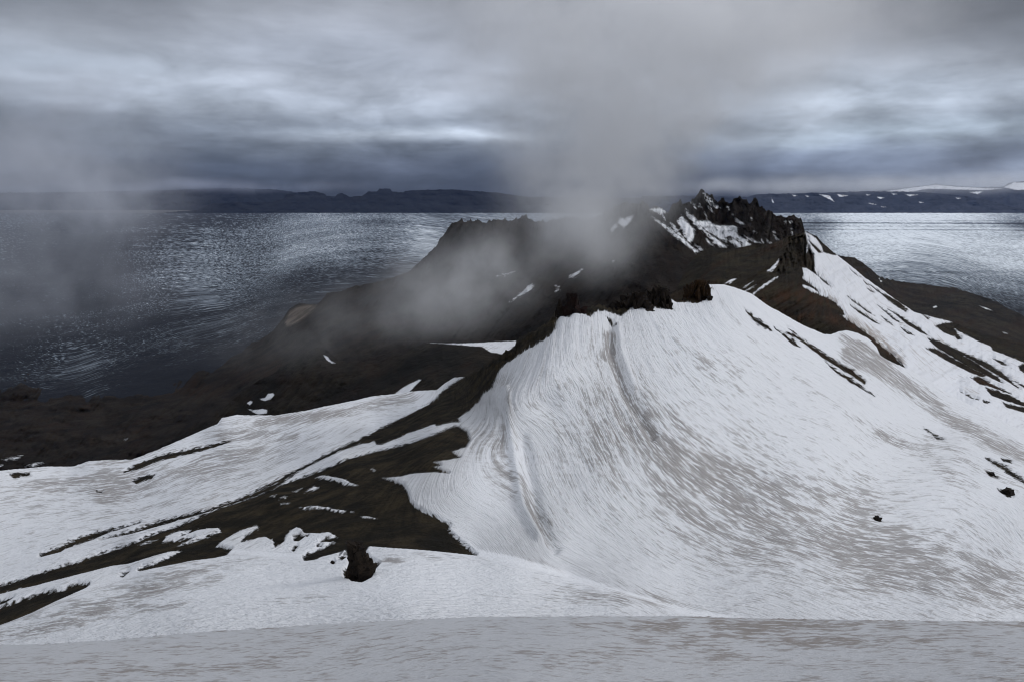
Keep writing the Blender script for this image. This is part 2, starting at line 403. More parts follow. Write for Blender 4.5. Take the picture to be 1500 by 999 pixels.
OPS_M = [
 ('D', [(679,553),(666,560),(648,573),(640,583),(600,609),(560,628),(517,648),(470,670),(430,692),(403,705),(380,715),(361,724),(392,713),(410,706),(440,691),(470,675),(508,657),(528,651),(548,647),(552,651),(559,651),(576,643),(584,641),(596,634),(618,628),(636,622),(640,625),(662,619),(674,619),(670,613),(688,600),(701,588),(708,576),(720,569),(726,554),(732,541),(750,527),(776,510),(792,499),(803,494),(813,482),(815,471),(820,462),(830,465),(835,464),(843,453),(855,460),(865,466),(872,457),(886,455),(900,460),(911,463),(921,452),(925,446),(933,441),(940,447),(955,450),(965,452),(977,453),(979,442),(978,438),(985,440),(986,436),(992,442),(1005,443),(1012,444),(1022,445),(1030,440),(1038,436),(1036,428),(1041,424),(1036,419),(1030,416),(1024,380),(850,380),(650,380)]),
 ('D', [(0,861),(60,841),(117,822),(187,799),(233,780),(262,771),(289,760),(322,746),(366,731),(403,715),(436,703),(469,692),(498,680),(516,672),(542,666),(571,659),(600,650),(631,640),(658,629),(670,626),(684,634),(688,646),(682,655),(662,661),(674,670),(658,674),(635,677),(646,682),(636,684),(658,693),(636,691),(605,694),(585,699),(560,701),(575,706),(590,710),(598,722),(600,732),(610,742),(640,758),(660,770),(656,778),(676,798),(698,816),(660,812),(620,808),(572,804),(540,801),(533,812),(510,818),(507,804),(492,810),(469,816),(462,820),(446,822),(444,816),(457,809),(477,801),(492,793),(469,794),(481,789),(494,786),(488,783),(481,779),(469,781),(446,780),(442,773),(434,770),(426,775),(419,783),(415,794),(403,803),(401,792),(390,786),(378,787),(370,790),(353,794),(359,785),(378,773),(378,769),(366,771),(353,775),(341,781),(322,794),(316,800),(333,804),(339,805),(331,814),(312,818),(281,822),(247,829),(224,834),(203,839),(210,832),(226,828),(247,818),(266,806),(247,808),(210,820),(187,827),(163,830),(117,843),(93,850),(54,860),(30,864),(12,869),(0,872),(-190,940),(-190,925)]),
 ('D', [(-190,945),(0,892),(35,881),(63,871),(93,867),(114,858),(131,859),(126,863),(105,872),(79,883),(47,898),(0,916),(-190,985)]),
 ('D', [(0,882),(21,877),(10,884),(0,888)]),
 ('D', [(177,848),(190,837),(188,841),(180,848)]),
 ('D', [(57,816),(65,808),(89,800),(117,787),(149,778),(205,766),(160,779),(135,789),(95,802),(88,808),(68,813)]),
 ('D', [(145,790),(191,778),(233,764),(268,757),(308,747),(353,729),(395,712),(430,697),(400,717),(370,728),(343,738),(302,752),(278,759),(233,771),(194,781),(170,785)]),
 ('D', [(180,693),(200,680),(233,667),(283,656),(337,645),(336,648),(283,662),(233,675),(202,688)]),
 ('D', [(193,705),(213,695),(227,695),(222,701),(200,708)]), ('D', [(13,695),(28,692),(43,693),(45,696),(20,699)]),
 ('D', [(142,720),(150,719),(149,722)]),
 ('D', [(1089,453),(1100,460),(1106,467),(1116,472),(1131,486),(1121,482),(1112,477),(1104,470)]),
 ('D', [(1134,481),(1148,489),(1164,500),(1172,509),(1162,506),(1152,497),(1142,488)]),
 ('D', [(1152,479),(1167,490),(1183,504),(1196,510),(1212,520),(1231,531),(1250,542),(1269,558),(1267,562),(1252,552),(1233,541),(1220,533),(1202,522),(1190,513),(1172,500),(1150,488),(1160,489),(1175,498)]),
 ('D', [(1180,498),(1192,506),(1199,514),(1190,509)]),
 ('D', [(1209,530),(1228,544),(1250,556),(1282,580),(1247,560),(1223,545)]),
 ('D', [(1351,626),(1383,644),(1360,633)]), ('D', [(1367,638),(1381,645),(1372,643)]),
 ('D', [(1443,672),(1463,680),(1499,702),(1530,722),(1500,706),(1479,695),(1447,676)]), ('D', [(1465,672),(1479,674),(1482,680),(1470,677)]),
 ('D', [(1443,690),(1453,696),(1461,702),(1450,699)]), ('D', [(1461,716),(1476,719),(1484,727),(1477,727)]), ('D', [(1280,758),(1288,758),(1289,762),(1283,761)]),
 ('D', [(888,464),(896,469),(902,476),(895,472)]),
 ('D', [(497,814),(505,803),(510,812),(512,832),(504,838),(504,849),(512,850),(516,854),(530,856),(543,849),(547,838),(556,829),(540,820),(534,808),(530,797),(508,797)]),
 ('D', [(496,821),(508,812),(505,818),(500,822)]), ('D', [(484,826),(490,824),(489,828)]),
 ('D', [(426,806),(436,801),(430,808)]), ('D', [(430,788),(438,783),(447,785),(437,793),(431,793)]), ('D', [(447,783),(452,783),(450,786)]), ('D', [(464,799),(471,797),(471,800),(465,801)]),
 ('S', [(461,702),(473,698),(492,701),(508,706),(525,713),(511,712),(504,711),(492,707),(475,703)]),
 ('S', [(453,718),(460,714),(468,716),(457,721),(446,724)]), ('S', [(428,721),(443,717),(434,721)]), ('S', [(396,730),(405,727),(403,730)]),
 ('S', [(411,739),(425,736),(422,738)]), ('S', [(409,732),(421,728),(418,731)]),
 ('S', [(439,744),(457,741),(475,742),(490,745),(506,747),(504,750),(490,748),(477,745),(457,745)]), ('S', [(514,748),(519,748),(518,751)]),
 ('S', [(527,753),(539,754),(547,756),(552,759),(535,757)]), ('S', [(543,689),(550,689),(548,691)]),
 ('S', [(236,796),(243,785),(262,778),(280,776),(264,786),(288,776),(305,773),(321,773),(324,779),(300,788),(280,796),(259,801),(284,788),(262,793)]),
 ('S', [(203,799),(215,793),(231,790),(212,797)]),
]
def paint_massif(PX, PY, A, D):
    s = np.full(PX.shape, 40.0)
    A['snow'][:] = paint_ops(PX, PY, s, OPS_M)
    d = np.full(PX.shape, 0.08)
    # runnel fields of the big slope
    d += blob(PX, PY, 1240, 775, 280, 80, 20, 0.72) + blob(PX, PY, 1010, 690, 140, 55, 48, 0.66) + blob(PX, PY, 870, 640, 60, 55, 60, 0.35)
    d += blob(PX, PY, 1060, 820, 230, 38, 22, 0.25) + blob(PX, PY, 1060, 545, 110, 22, 25, 0.30) + blob(PX, PY, 1400, 850, 220, 40, 12, 0.5)
    d += soft_line(PX, PY, [(893, 488), (897, 520), (915, 570), (950, 630), (975, 660)], 9, 0.9) + soft_line(PX, PY, [(893, 492), (892, 522)], 8, 0.9)
    d += soft_line(PX, PY, [(905, 478), (908, 520), (925, 560)], 4, -0.8)
    d += soft_line(PX, PY, [(866, 500), (880, 560), (905, 610), (925, 640)], 6, 0.4)
    d += soft_line(PX, PY, [(1045, 425), (1090, 490), (1150, 545), (1230, 600), (1320, 650)], 4, 0.4)
    d += soft_line(PX, PY, [(1290, 635), (1350, 662), (1380, 690), (1420, 715)], 13, 0.7)
    d += soft_line(PX, PY, [(1360, 640), (1440, 690), (1500, 715)], 9, 0.5)
    # rib with its dirty left flank; its shaded sides are painted in as dust
    d += soft_line(PX, PY, [(742, 600), (752, 660), (765, 720), (785, 780), (800, 800)], 8, 0.5) + blob(PX, PY, 712, 650, 38, 28, 0, 0.6) + blob(PX, PY, 735, 705, 40, 28, 30, 0.5)
    d += blob(PX, PY, 790, 760, 14, 50, -30, 0.7)
    d += soft_line(PX, PY, [(738, 600), (748, 650), (758, 700), (766, 750), (790, 800), (830, 838)], 5, -0.7)
    d += blob(PX, PY, 735, 560, 18, 14, 0, 0.5) + blob(PX, PY, 740, 620, 10, 60, 0, .3)
    # left basin
    d += soft_line(PX, PY, [(380, 618), (440, 614), (500, 606), (560, 592), (600, 582)], 8, 0.95) + soft_line(PX, PY, [(325, 640), (370, 638), (430, 640)], 8, 0.6)
    d += blob(PX, PY, 155, 705, 22, 26, 10, 0.9) + blob(PX, PY, 75, 715, 60, 12, -10, 0.55) + blob(PX, PY, 300, 690, 110, 16, -14, 0.5)
    d += blob(PX, PY, 250, 700, 360, 100, -10, 0.5) + soft_line(PX, PY, [(150, 735), (185, 715), (178, 690)], 8, .5)  # wide blob puts this side's overall dimness into the dust colour
    # hollow in front
    d += blob(PX, PY, 980, 680, 420, 190, 30, 0.16)
    d += blob(PX, PY, 250, 855, 130, 24, -14, 0.75) + blob(PX, PY, 80, 900, 130, 22, -14, 0.6) + soft_line(PX, PY, [(0, 938), (100, 918), (200, 898), (280, 888)], 8, 0.6)
    d += blob(PX, PY, 450, 882, 90, 9, -8, 0.35) + blob(PX, PY, 900, 880, 160, 20, 5, 0.7) + blob(PX, PY, 570, 825, 26, 10, 10, 0.8) + blob(PX, PY, 640, 822, 70, 6, 2, 0.4)
    d += blob(PX, PY, 790, 830, 60, 10, 15, 0.4)
    d -= blob(PX, PY, 430, 850, 120, 16, -8, 0.2) + blob(PX, PY, 640, 860, 150, 14, 0, 0.25)
    # grey tongue in the hollow to the right
    d += soft_line(PX, PY, [(1240, 520), (1290, 542), (1350, 580), (1400, 618), (1450, 645), (1500, 668), (1600, 715)], 13, 1.25) + soft_line(PX, PY, [(1232, 495), (1262, 505), (1300, 535)], 8, 0.9)
    d -= soft_line(PX, PY, [(1245, 489), (1272, 499), (1285, 513)], 5, 0.6)
    A['dirt_shade'][:] = d
    cc = poly_y(CONTACT, PX.ravel()).reshape(PX.shape)
    A['calm'][:] = np.clip(1.25 * np.exp(-((PY - cc) / 4.5) ** 2) + blob(PX, PY, 712, 700, 50, 110, -15, 0.75) + blob(PX, PY, 1150, 470, 190, 50, 27, 0.35) + blob(PX, PY, 560, 860, 420, 45, 0, 0.45), 0, 1)
    r = blob(PX, PY, 1025, 430, 16, 18, 0, 1.3) + blob(PX, PY, 844, 440, 8, 14, 0, 0.35) + soft_line(PX, PY, [(1150, 488), (1200, 515), (1268, 560)], 14, 0.45)
    A['rust'][:] = r
FL_M = [(0.0, [(742, 575), (765, 650), (800, 730), (860, 800), (960, 860), (1100, 895)], 4.2),
        (1.1, [(825, 480), (845, 570), (890, 670), (960, 760), (1080, 830), (1300, 890)], 3.4),
        (2.0, [(895, 470), (915, 560), (975, 650), (1080, 730), (1250, 810), (1500, 880), (1690, 930)], 3.4),
        (2.9, [(950, 455), (1010, 550), (1130, 640), (1290, 720), (1500, 800), (1690, 850)], 3.2),
        (3.7, [(1040, 425), (1100, 500), (1240, 590), (1400, 665), (1500, 705), (1690, 780)], 3.2),
        (4.5, [(1110, 440), (1260, 545), (1390, 630), (1500, 675), (1690, 740)], 3.4),
        (-0.9, [(720, 590), (700, 650), (730, 740), (800, 830)], 5.0),
        (-2.0, [(640, 690), (700, 790), (790, 870)], 5.8),
        (-4.0, [(0, 870), (200, 800), (400, 730), (600, 650), (690, 600)]),
        (-5.2, [(0, 780), (200, 745), (380, 690), (540, 625), (660, 568)]),
        (-6.3, [(0, 700), (150, 690), (300, 650), (480, 602), (600, 576)])]
def lift_massif(PX, PY, W):
    s = W[..., 1]
    z = fbm(W[..., 0] / 26, W[..., 1] / 26, oct=4, seed=21) * 1.0 * np.clip(s / 220, 0.2, 1.2)
    g = _fa(PX, PY).reshape(PX.shape + (2,))
    S, T = g[..., 0], g[..., 1]
    fl = 0.50 * fbm(S * 5.5, T * 0.6, oct=3, seed=24) + 0.22 * fbm(S * 15, T * 2.2, oct=2, seed=25)
    cc = poly_y([(-190, 1000), (245, 828), (540, 798), (700, 815), (830, 848), (1010, 903), (1690, 960)], PX.ravel()).reshape(PX.shape)
    face = np.clip((cc - PY) / 25, 0, 1) * np.clip((PX - 640) / 60, 0.15, 1) * (0.35 + blob(PX, PY, 960, 620, 260, 170, 30, 1.1) + blob(PX, PY, 1250, 780, 300, 90, 18, 0.25))
    z = z + fl * face * np.clip(s / 200, 0.25, 1.3) * 1.3
    # groove under the crest, lip along the rib
    z = z - soft_line(PX, PY, [(894, 480), (897, 520), (917, 575), (955, 635)], 8, 2.6) + soft_line(PX, PY, [(907, 478), (911, 520), (930, 570)], 5, 1.2)
    z = z + soft_line(PX, PY, [(740, 575), (748, 640), (757, 690), (766, 745), (790, 795)], 7, 1.3)
    z = z - soft_line(PX, PY, [(765, 640), (778, 700), (790, 760), (812, 805)], 9, 1.4)
    return z + rockamp(PX, PY, W)
def rockamp(PX, PY, W):
    s = paint_ops(PX, PY, np.full(PX.shape, 40.0), OPS_M[:2])
    k = np.clip(-s / 4, 0, 1)
    cr = soft_line(PX, PY, [(700, 550), (760, 508), (815, 470), (890, 455), (940, 440), (1010, 430)], 22)
    n = fbm(W[..., 0] / 9, W[..., 1] / 9, W[..., 2] / 9, oct=5, seed=33, ridged=True)
    return k * n * (0.35 + 2.2 * cr)
CONTACT = [(-190, 1000), (-20, 925), (120, 872), (245, 828), (330, 812), (450, 818), (540, 798), (700, 815), (760, 828), (830, 848), (920, 878), (1010, 903), (1100, 915), (1690, 960)]
_fa = flow_field(FL_M)
_fb = flow_field([(0, [(0, 870), (250, 842), (500, 822), (700, 828), (850, 862), (1000, 905), (1300, 940)]), (0.6, [(0, 935), (280, 888), (600, 872), (900, 905)]), (1.05, [(0, 985), (500, 925), (900, 945)])])
def flow_m(PX, PY):
    c = poly_y(CONTACT, PX.ravel())
    k = 1 / (1 + np.exp(-(PY.ravel() - c) / 0.8))
    return _fa(PX, PY) * (1 - k[:, None]) + _fb(PX, PY) * k[:, None]
massif, f_massif = surface('snow_slope', TOP_M, BOT_M, DEP_M, M_MASSIF, paint=paint_massif, flow=flow_m, lift=lift_massif, thick=0.55,
                  back=16, back_len=0.5, back_slope=0.55, top_noise=lambda x: 0.5 + 3.0 * np.clip((x - 682) / 15, 0, 1) * np.clip((1030 - x) / 15, 0, 1), seed=2, step=1.5)

# ---------------- brown saddle, black crag and the striped snow slope to the right
TOP_R = [(940, 470), (990, 425), (1005, 395), (1017, 377), (1030, 368), (1041, 363), (1069, 365), (1100, 360), (1131, 357), (1145, 352), (1155, 347), (1168, 343), (1178, 342), (1180, 338),
         (1188, 343), (1196, 346), (1205, 356), (1212, 362), (1222, 371), (1230, 377), (1248, 391), (1269, 409), (1285, 420), (1304, 434), (1328, 450), (1340, 458), (1364, 464),
         (1396, 472), (1415, 480), (1440, 489), (1470, 497), (1500, 503), (1560, 516), (1690, 545)]
DEP_R = [(940, 480, 600), (1000, 440, 640), (1040, 400, 700), (1017, 378, 820), (1100, 362, 860), (1100, 420, 640), (1165, 346, 880), (1185, 345, 900), (1170, 395, 735), (1192, 390, 800), (1140, 470, 560),
         (1230, 470, 560), (1212, 440, 640), (1200, 520, 500), (1230, 378, 960), (1304, 435, 960), (1364, 465, 950), (1300, 500, 640), (1440, 490, 950), (1500, 504, 950), (1690, 546, 930), (1500, 600, 590), (1400, 560, 640),
         (1326, 545, 500), (1422, 600, 500), (1500, 640, 500), (1690, 720, 470), (1300, 620, 520), (1500, 720, 430), (1100, 520, 520), (1260, 400, 900), (1500, 540, 760)]
OPS_R = [
 ('S', [(1179,338),(1196,350),(1204,362),(1206,370),(1212,372),(1223,374),(1230,374),(1248,390),(1269,407),(1285,418),(1304,432),(1328,448),(1340,457),(1364,464),(1396,472),(1377,475),(1370,478),(1383,488),(1398,493),(1402,498),(1409,497),(1398,482),(1415,491),(1435,501),(1451,507),(1455,514),(1468,518),(1500,531),(1560,560),(1700,600),(1700,900),(1250,900),(1290,560),(1326,539),(1312,524),(1300,514),(1289,505),(1276,493),(1260,481),(1246,472),(1236,465),(1231,461),(1237,462),(1236,455),(1228,449),(1222,442),(1212,437),(1202,433),(1189,428),(1175,419),(1176,417),(1191,423),(1200,430),(1197,424),(1190,419),(1175,408),(1177,401),(1176,393),(1181,393),(1192,400),(1198,405),(1193,396),(1193,386),(1192,375),(1186,363),(1182,352),(1179,342)]),
 ('D', [(1183,351),(1196,362),(1205,371),(1199,371),(1190,361)]), ('D', [(1196,348),(1206,356),(1214,366),(1222,374),(1214,373),(1208,368),(1203,358)]), ('D', [(1222,366),(1231,376),(1225,373)]),
 ('D', [(1244,394),(1261,407),(1254,403)]), ('D', [(1272,416),(1290,428),(1318,443),(1331,455),(1320,452),(1301,440)]), ('D', [(1270,423),(1281,429),(1276,428)]), ('D', [(1265,412),(1274,419),(1269,417)]),
 ('D', [(1199,405),(1209,412),(1217,421),(1207,414)]),
 ('D', [(1241,434),(1258,446),(1281,463),(1270,457),(1248,441)]), ('D', [(1243,446),(1260,456),(1275,466),(1290,476),(1279,472),(1260,460)]), ('D', [(1285,447),(1300,458),(1321,475),(1308,468)]),
 ('D', [(1300,453),(1316,461),(1332,472),(1346,480),(1362,493),(1348,487),(1329,476),(1313,462)]), ('D', [(1290,463),(1300,470),(1308,477),(1299,472)]), ('D', [(1318,478),(1328,485),(1340,492),(1328,489)]),
 ('D', [(1300,440),(1313,446),(1329,455),(1327,458),(1310,447)]), ('D', [(1350,460),(1362,466),(1359,468)]),
 ('D', [(1358,495),(1377,500),(1402,512),(1425,522),(1449,533),(1473,550),(1495,571),(1475,558),(1450,543),(1425,528),(1412,521),(1430,531),(1450,545),(1462,552),(1468,561),(1455,555),(1435,545),(1415,536),(1400,526),(1388,519),(1375,511),(1365,503)]),
 ('D', [(1355,510),(1370,510),(1390,521),(1412,533),(1428,541),(1446,550),(1438,552),(1422,546),(1404,537),(1386,528),(1369,518)]),
 ('D', [(1422,553),(1436,552),(1444,557),(1460,566),(1484,578),(1468,573),(1447,565),(1435,563)]), ('D', [(1443,568),(1460,572),(1484,581),(1500,590),(1540,604),(1500,595),(1476,588),(1452,579)]),
 ('D', [(1468,590),(1500,597),(1540,612),(1500,604),(1475,597)]), ('D', [(1405,573),(1418,579),(1433,586),(1422,583)]), ('D', [(1439,587),(1450,588),(1449,591),(1441,590)]),
 ('D', [(1454,525),(1468,529),(1475,535),(1467,534)]), ('D', [(1492,536),(1500,532),(1560,545),(1560,556),(1500,546),(1494,542)]), ('D', [(1485,558),(1500,564),(1530,574),(1500,568)]), ('D', [(1348,558),(1359,564),(1352,562)]),
 ('S', [(1122,399),(1130,392),(1141,380),(1141,385),(1136,392),(1130,399)]), ('S', [(1061,416),(1070,410),(1079,408),(1070,416)]), ('S', [(1086,423),(1103,412),(1094,420)]), ('S', [(1090,427),(1109,416),(1096,427)]),
 ('S', [(1100,432),(1120,416),(1139,405),(1139,407),(1122,419),(1104,432)]),
 ('S', [(1183,358),(1184,366),(1181,372),(1181,360)]),
]
def paint_right(PX, PY, A, D):
    A['snow'][:] = paint_ops(PX, PY, np.full(PX.shape, -40.0), OPS_R)
    A['dirt_shade'][:] = 0.22 + soft_line(PX, PY, [(1238, 468), (1262, 482), (1290, 500), (1320, 530)], 8, 0.9) + blob(PX, PY, 1220, 442, 14, 8, 30, .5) + blob(PX, PY, 1340, 530, 60, 25, 35, 0.12)\
        - soft_line(PX, PY, [(1326, 541), (1390, 580), (1450, 610), (1500, 634)], 9, 0.4)
    A['rust'][:] = 0.10 + 0.5 * np.clip(fbm((PX * .85 - PY * .5) / 60, (PY * .85 + PX * .5) / 12, oct=4, seed=88), 0, 1) + soft_line(PX, PY, [(1120, 440), (1170, 432), (1210, 445)], 14, 0.5) + soft_line(PX, PY, [(1150, 470), (1200, 462), (1250, 475), (1310, 520)], 7, 0.6) + blob(PX, PY, 1440, 557, 25, 8, 20, .8)
CRAG = [(1125, 404), (1132, 404), (1146, 372), (1156, 350), (1181, 342), (1187, 363), (1193, 385), (1194, 402), (1172, 394), (1152, 401)]
def crag_right(PX, PY):
    c = np.clip(sdf(PX, PY, CRAG, 12) / 5 + 0.4, 0, 1)
    n = fbm(PX / 6, PY / 20, oct=5, seed=41, ridged=True)
    g = fbm((PX * .85 - PY * .5) / 70, (PY * .85 + PX * .5) / 11, oct=5, seed=44, ridged=True)
    return n * (0.005 + 0.035 * c) + 0.016 * g
surface('saddle_and_right_slope', TOP_R, [(900, 560), (1100, 560), (1300, 640), (1500, 740), (1700, 820)], DEP_R, M_RIGHT, x0=930, step=1.3, paint=paint_right, crag=crag_right, thick=1.6,
        flow=flow_field([(0, [(1185, 350), (1240, 440), (1300, 510), (1400, 590), (1500, 640), (1690, 730)]), (0.8, [(1230, 380), (1330, 470), (1430, 540), (1500, 575), (1690, 660)]),
                         (1.5, [(1300, 432), (1400, 490), (1500, 530), (1690, 600)]), (-1.4, [(1155, 350), (1110, 400), (1060, 430), (990, 500)]), (-0.6, [(1190, 400), (1190, 470), (1260, 540), (1340, 640)]),
                         (-2.0, [(1060, 368), (1020, 400), (960, 460)])]),
        back=14, back_len=0.3, back_slope=0.7, top_noise=0.8, seed=9)

# ---------------- dark lower spur on the left, half lost in the mist
OPS_L = [('S', [(624,502),(668,503),(695,502),(756,499),(757,505),(738,519),(719,516),(706,508),(668,505)]),
         ('S', [(577,577),(592,566),(614,555),(618,556),(608,565),(598,576)]),
         ('S', [(379,584),(388,582),(393,576),(400,575),(402,578),(396,585),(388,587)]), ('S', [(361,590),(367,586),(371,588),(366,593)]),
         ('S', [(361,598),(372,600),(384,598),(392,600),(391,605),(378,607),(370,603)]), ('S', [(473,519),(480,522),(485,528),(492,532),(486,532),(478,527)])]
def paint_low(PX, PY, A, D):
    A['snow'][:] = paint_ops(PX, PY, np.full(PX.shape, -40.0), OPS_L)
    A['dirt_shade'][:] = 0.1
    A['rust'][:] = 0.25 * np.clip(fbm(PX / 30, PY / 20, oct=3, seed=3) + 0.3, 0, 1)
surface('lower_spur', [(200, 668), (260, 640), (300, 618), (325, 600), (350, 578), (375, 560), (400, 547), (425, 530), (445, 517), (457, 511), (470, 508), (480, 514), (495, 527), (510, 531), (530, 530), (560, 525), (590, 515), (624, 502), (680, 502), (757, 499), (800, 497), (860, 495), (940, 492)],
        [(150, 760), (1000, 640)],
        [(200, 670, 1050), (325, 602, 1000), (400, 548, 1000), (470, 509, 980), (560, 525, 900), (624, 503, 900), (757, 500, 850), (940, 494, 850), (330, 680, 760), (500, 620, 640), (600, 570, 640), (700, 540, 640), (900, 560, 600), (150, 760, 700),
         (450, 560, 850), (640, 520, 780)],
        M_VALLEY, x0=200, x1=940, step=1.8, paint=paint_low, crag=lambda X, Y: 0.02 * fbm(X / 24, Y / 24, oct=5, seed=52, ridged=True),
        flow=flow_field([(0, [(470, 510), (440, 560), (360, 640)]), (0.8, [(560, 525), (500, 600)]), (2, [(757, 505), (640, 560), (560, 620)])]), back=12, back_len=0.3, top_noise=1.4, seed=14)

# ---------------- the back massif: misty left shoulder, rocky summit, valley floor
TOP_B = [(-190, 540), (-60, 540), (0, 543), (60, 548), (120, 556), (165, 562), (190, 561), (220, 556), (250, 550), (285, 534), (320, 519), (350, 508), (380, 499), (400, 485), (412, 470), (425, 452), (438, 444), (455, 447), (466, 445), (480, 430), (500, 427), (520, 420), (560, 412), (600, 398),
         (618, 382), (628, 371), (638, 366), (643, 352), (652, 342), (660, 332), (668, 326), (676, 324), (684, 327), (692, 324), (703, 322), (708, 328), (718, 326), (730, 321), (745, 324), (760, 320), (770, 316), (780, 324), (800, 325), (830, 318), (860, 322), (885, 312), (905, 302), (920, 297), (935, 300), (942, 294), (947, 300), (951, 306),
         (965, 304), (972, 308), (978, 312), (982, 308), (987, 300), (991, 298), (996, 294), (1000, 299), (1005, 297), (1011, 296), (1017, 291), (1022, 286), (1025, 281), (1028, 277), (1031, 279), (1034, 284), (1039, 287), (1044, 284), (1046, 291),
         (1052, 296), (1058, 291), (1065, 298), (1072, 296), (1075, 291), (1082, 289), (1091, 292), (1097, 298), (1101, 299), (1105, 293), (1109, 290), (1111, 297), (1113, 303), (1121, 308), (1131, 313), (1140, 317), (1150, 318), (1157, 318), (1162, 315), (1171, 320),
         (1176, 328), (1179, 340), (1184, 352), (1195, 372), (1230, 395)]
DEP_B = [(-190, 541, 1990), (0, 544, 1960), (165, 562, 1830), (250, 551, 1910), (380, 500, 2300), (438, 446, 2300), (500, 428, 2200), (600, 399, 2050), (628, 372, 1900), (680, 325, 1850), (770, 318, 1800), (860, 322, 1750), (942, 296, 1600),
         (985, 305, 1620), (1030, 279, 1680), (1085, 291, 1640), (1110, 300, 1600), (1165, 318, 1500), (1180, 345, 1450), (1230, 395, 1400), (1020, 372, 1330), (1000, 345, 1400), (1060, 345, 1450), (1100, 362, 1320), (960, 400, 1150), (900, 440, 1050), (820, 440, 1120),
         (760, 400, 1350), (700, 400, 1500), (700, 460, 1250), (620, 450, 1500), (560, 500, 1300), (500, 520, 1300), (450, 500, 1650), (380, 560, 1400), (300, 560, 1700), (300, 620, 1150), (0, 620, 1350), (0, 690, 1000), (150, 600, 1480), (180, 670, 980), (-190, 620, 1350), (-190, 700, 950),
         (0, 780, 800), (300, 700, 800), (600, 640, 850), (960, 520, 850), (1100, 450, 1050), (1230, 450, 1100)]
OPS_B = [('S', p) for p in [
 [(951,307),(958,306),(966,304),(978,311),(972,313),(973,317),(975,323),(970,317),(961,312),(956,311)],
 [(955,318),(973,329),(999,348),(1024,370),(1021,372),(999,355),(979,339),(961,324)],
 [(982,326),(988,330),(996,343),(1003,352),(1010,362),(1003,355),(993,343),(985,334)],
 [(992,324),(999,316),(1003,321),(1009,328),(1017,336),(1018,345),(1015,353),(1010,356),(1006,354),(1001,343),(996,333)],
 [(1004,307),(1013,316),(1024,324),(1037,323),(1043,328),(1051,331),(1062,331),(1074,331),(1081,334),(1079,340),(1082,346),(1091,350),(1101,360),(1093,364),(1086,367),(1082,364),(1074,358),(1067,353),(1077,351),(1084,357),(1088,363),(1087,358),(1081,352),(1070,348),(1062,348),(1065,355),(1056,352),(1048,346),(1036,339),(1027,331),(1033,338),(1041,345),(1052,352),(1065,362),(1064,365),(1051,360),(1042,352),(1034,343),(1026,337),(1015,327),(1006,316)],
 [(1030,283),(1037,288),(1043,293),(1040,293),(1048,298),(1056,306),(1050,305),(1043,303),(1037,297),(1032,292),(1040,294),(1032,288)],
 [(1036,301),(1041,305),(1046,312),(1040,308)], [(1012,296),(1019,299),(1020,306),(1015,301)], [(1022,298),(1026,301),(1029,306),(1024,303)], [(1063,302),(1067,305),(1068,308)],
 [(1073,314),(1076,319),(1081,322),(1092,329),(1086,330),(1078,324)], [(1089,345),(1096,349),(1102,351),(1113,356),(1105,355),(1095,351)], [(1123,351),(1129,356),(1128,358),(1124,354)], [(1134,345),(1138,348),(1142,354),(1137,351)],
 [(1149,325),(1152,325),(1151,327)], [(1156,325),(1160,325),(1158,327)], [(1104,338),(1108,341),(1104,341)], [(1018,358),(1025,362),(1030,367),(1024,367)], [(1034,350),(1040,355),(1046,361),(1038,358)], [(1115,352),(1119,356),(1117,357)],
 [(1033,312),(1036,320),(1038,325),(1035,322)], [(1100,319),(1103,323),(1101,322)], [(1134,338),(1135,343),(1132,341)], [(1160,335),(1161,345),(1159,342)],
 [(896,341),(895,334),(900,330),(905,327),(903,334)], [(905,328),(907,320),(915,320),(928,315),(926,323),(914,335)], [(833,408),(836,403),(844,399),(854,394),(850,400),(840,407)], [(746,443),(760,432),(776,418),(782,417),(780,423),(768,431)],
 [(728,404),(742,401),(754,398),(742,403)], [(814,419),(819,420),(816,424)], [(818,424),(820,426),(813,427)], [(896,382),(899,383),(898,385)],
 [(940,438),(944,432),(950,431),(958,425),(950,436),(944,440)], [(1025,410),(1028,408),(1031,411)], [(1008,409),(1010,408),(1010,410)], [(1025,405),(1034,401),(1037,408),(1034,415),(1028,410)],
 [(3,673),(18,670),(33,667),(25,672)], [(37,683),(50,678),(64,677),(50,683)], [(-40, 690), (-10, 682), (4, 680), (-10,688)], [(182,643),(187,642),(184,644)]]]
def paint_back(PX, PY, A, D):
    A['snow'][:] = 0.62 * paint_ops(PX, PY, np.full(PX.shape, -40.0), OPS_B)
    A['dirt_shade'][:] = 0.12
    A['pale'][:] = np.clip(sdf(PX, PY, [(417, 472), (424, 455), (436, 449), (452, 447), (464, 447), (458, 456), (446, 466), (430, 476), (420, 479)], 8) / 2 + .3, 0, 1) + 0.12 * np.clip(fbm(PX / 60, PY / 22, oct=4, seed=77), 0, 1) * np.clip((PY - 420) / 60, 0, 1)
    A['rust'][:] = 0.12 + 0.25 * np.clip(fbm(PX / 40, PY / 25, oct=3, seed=13), 0, 1)
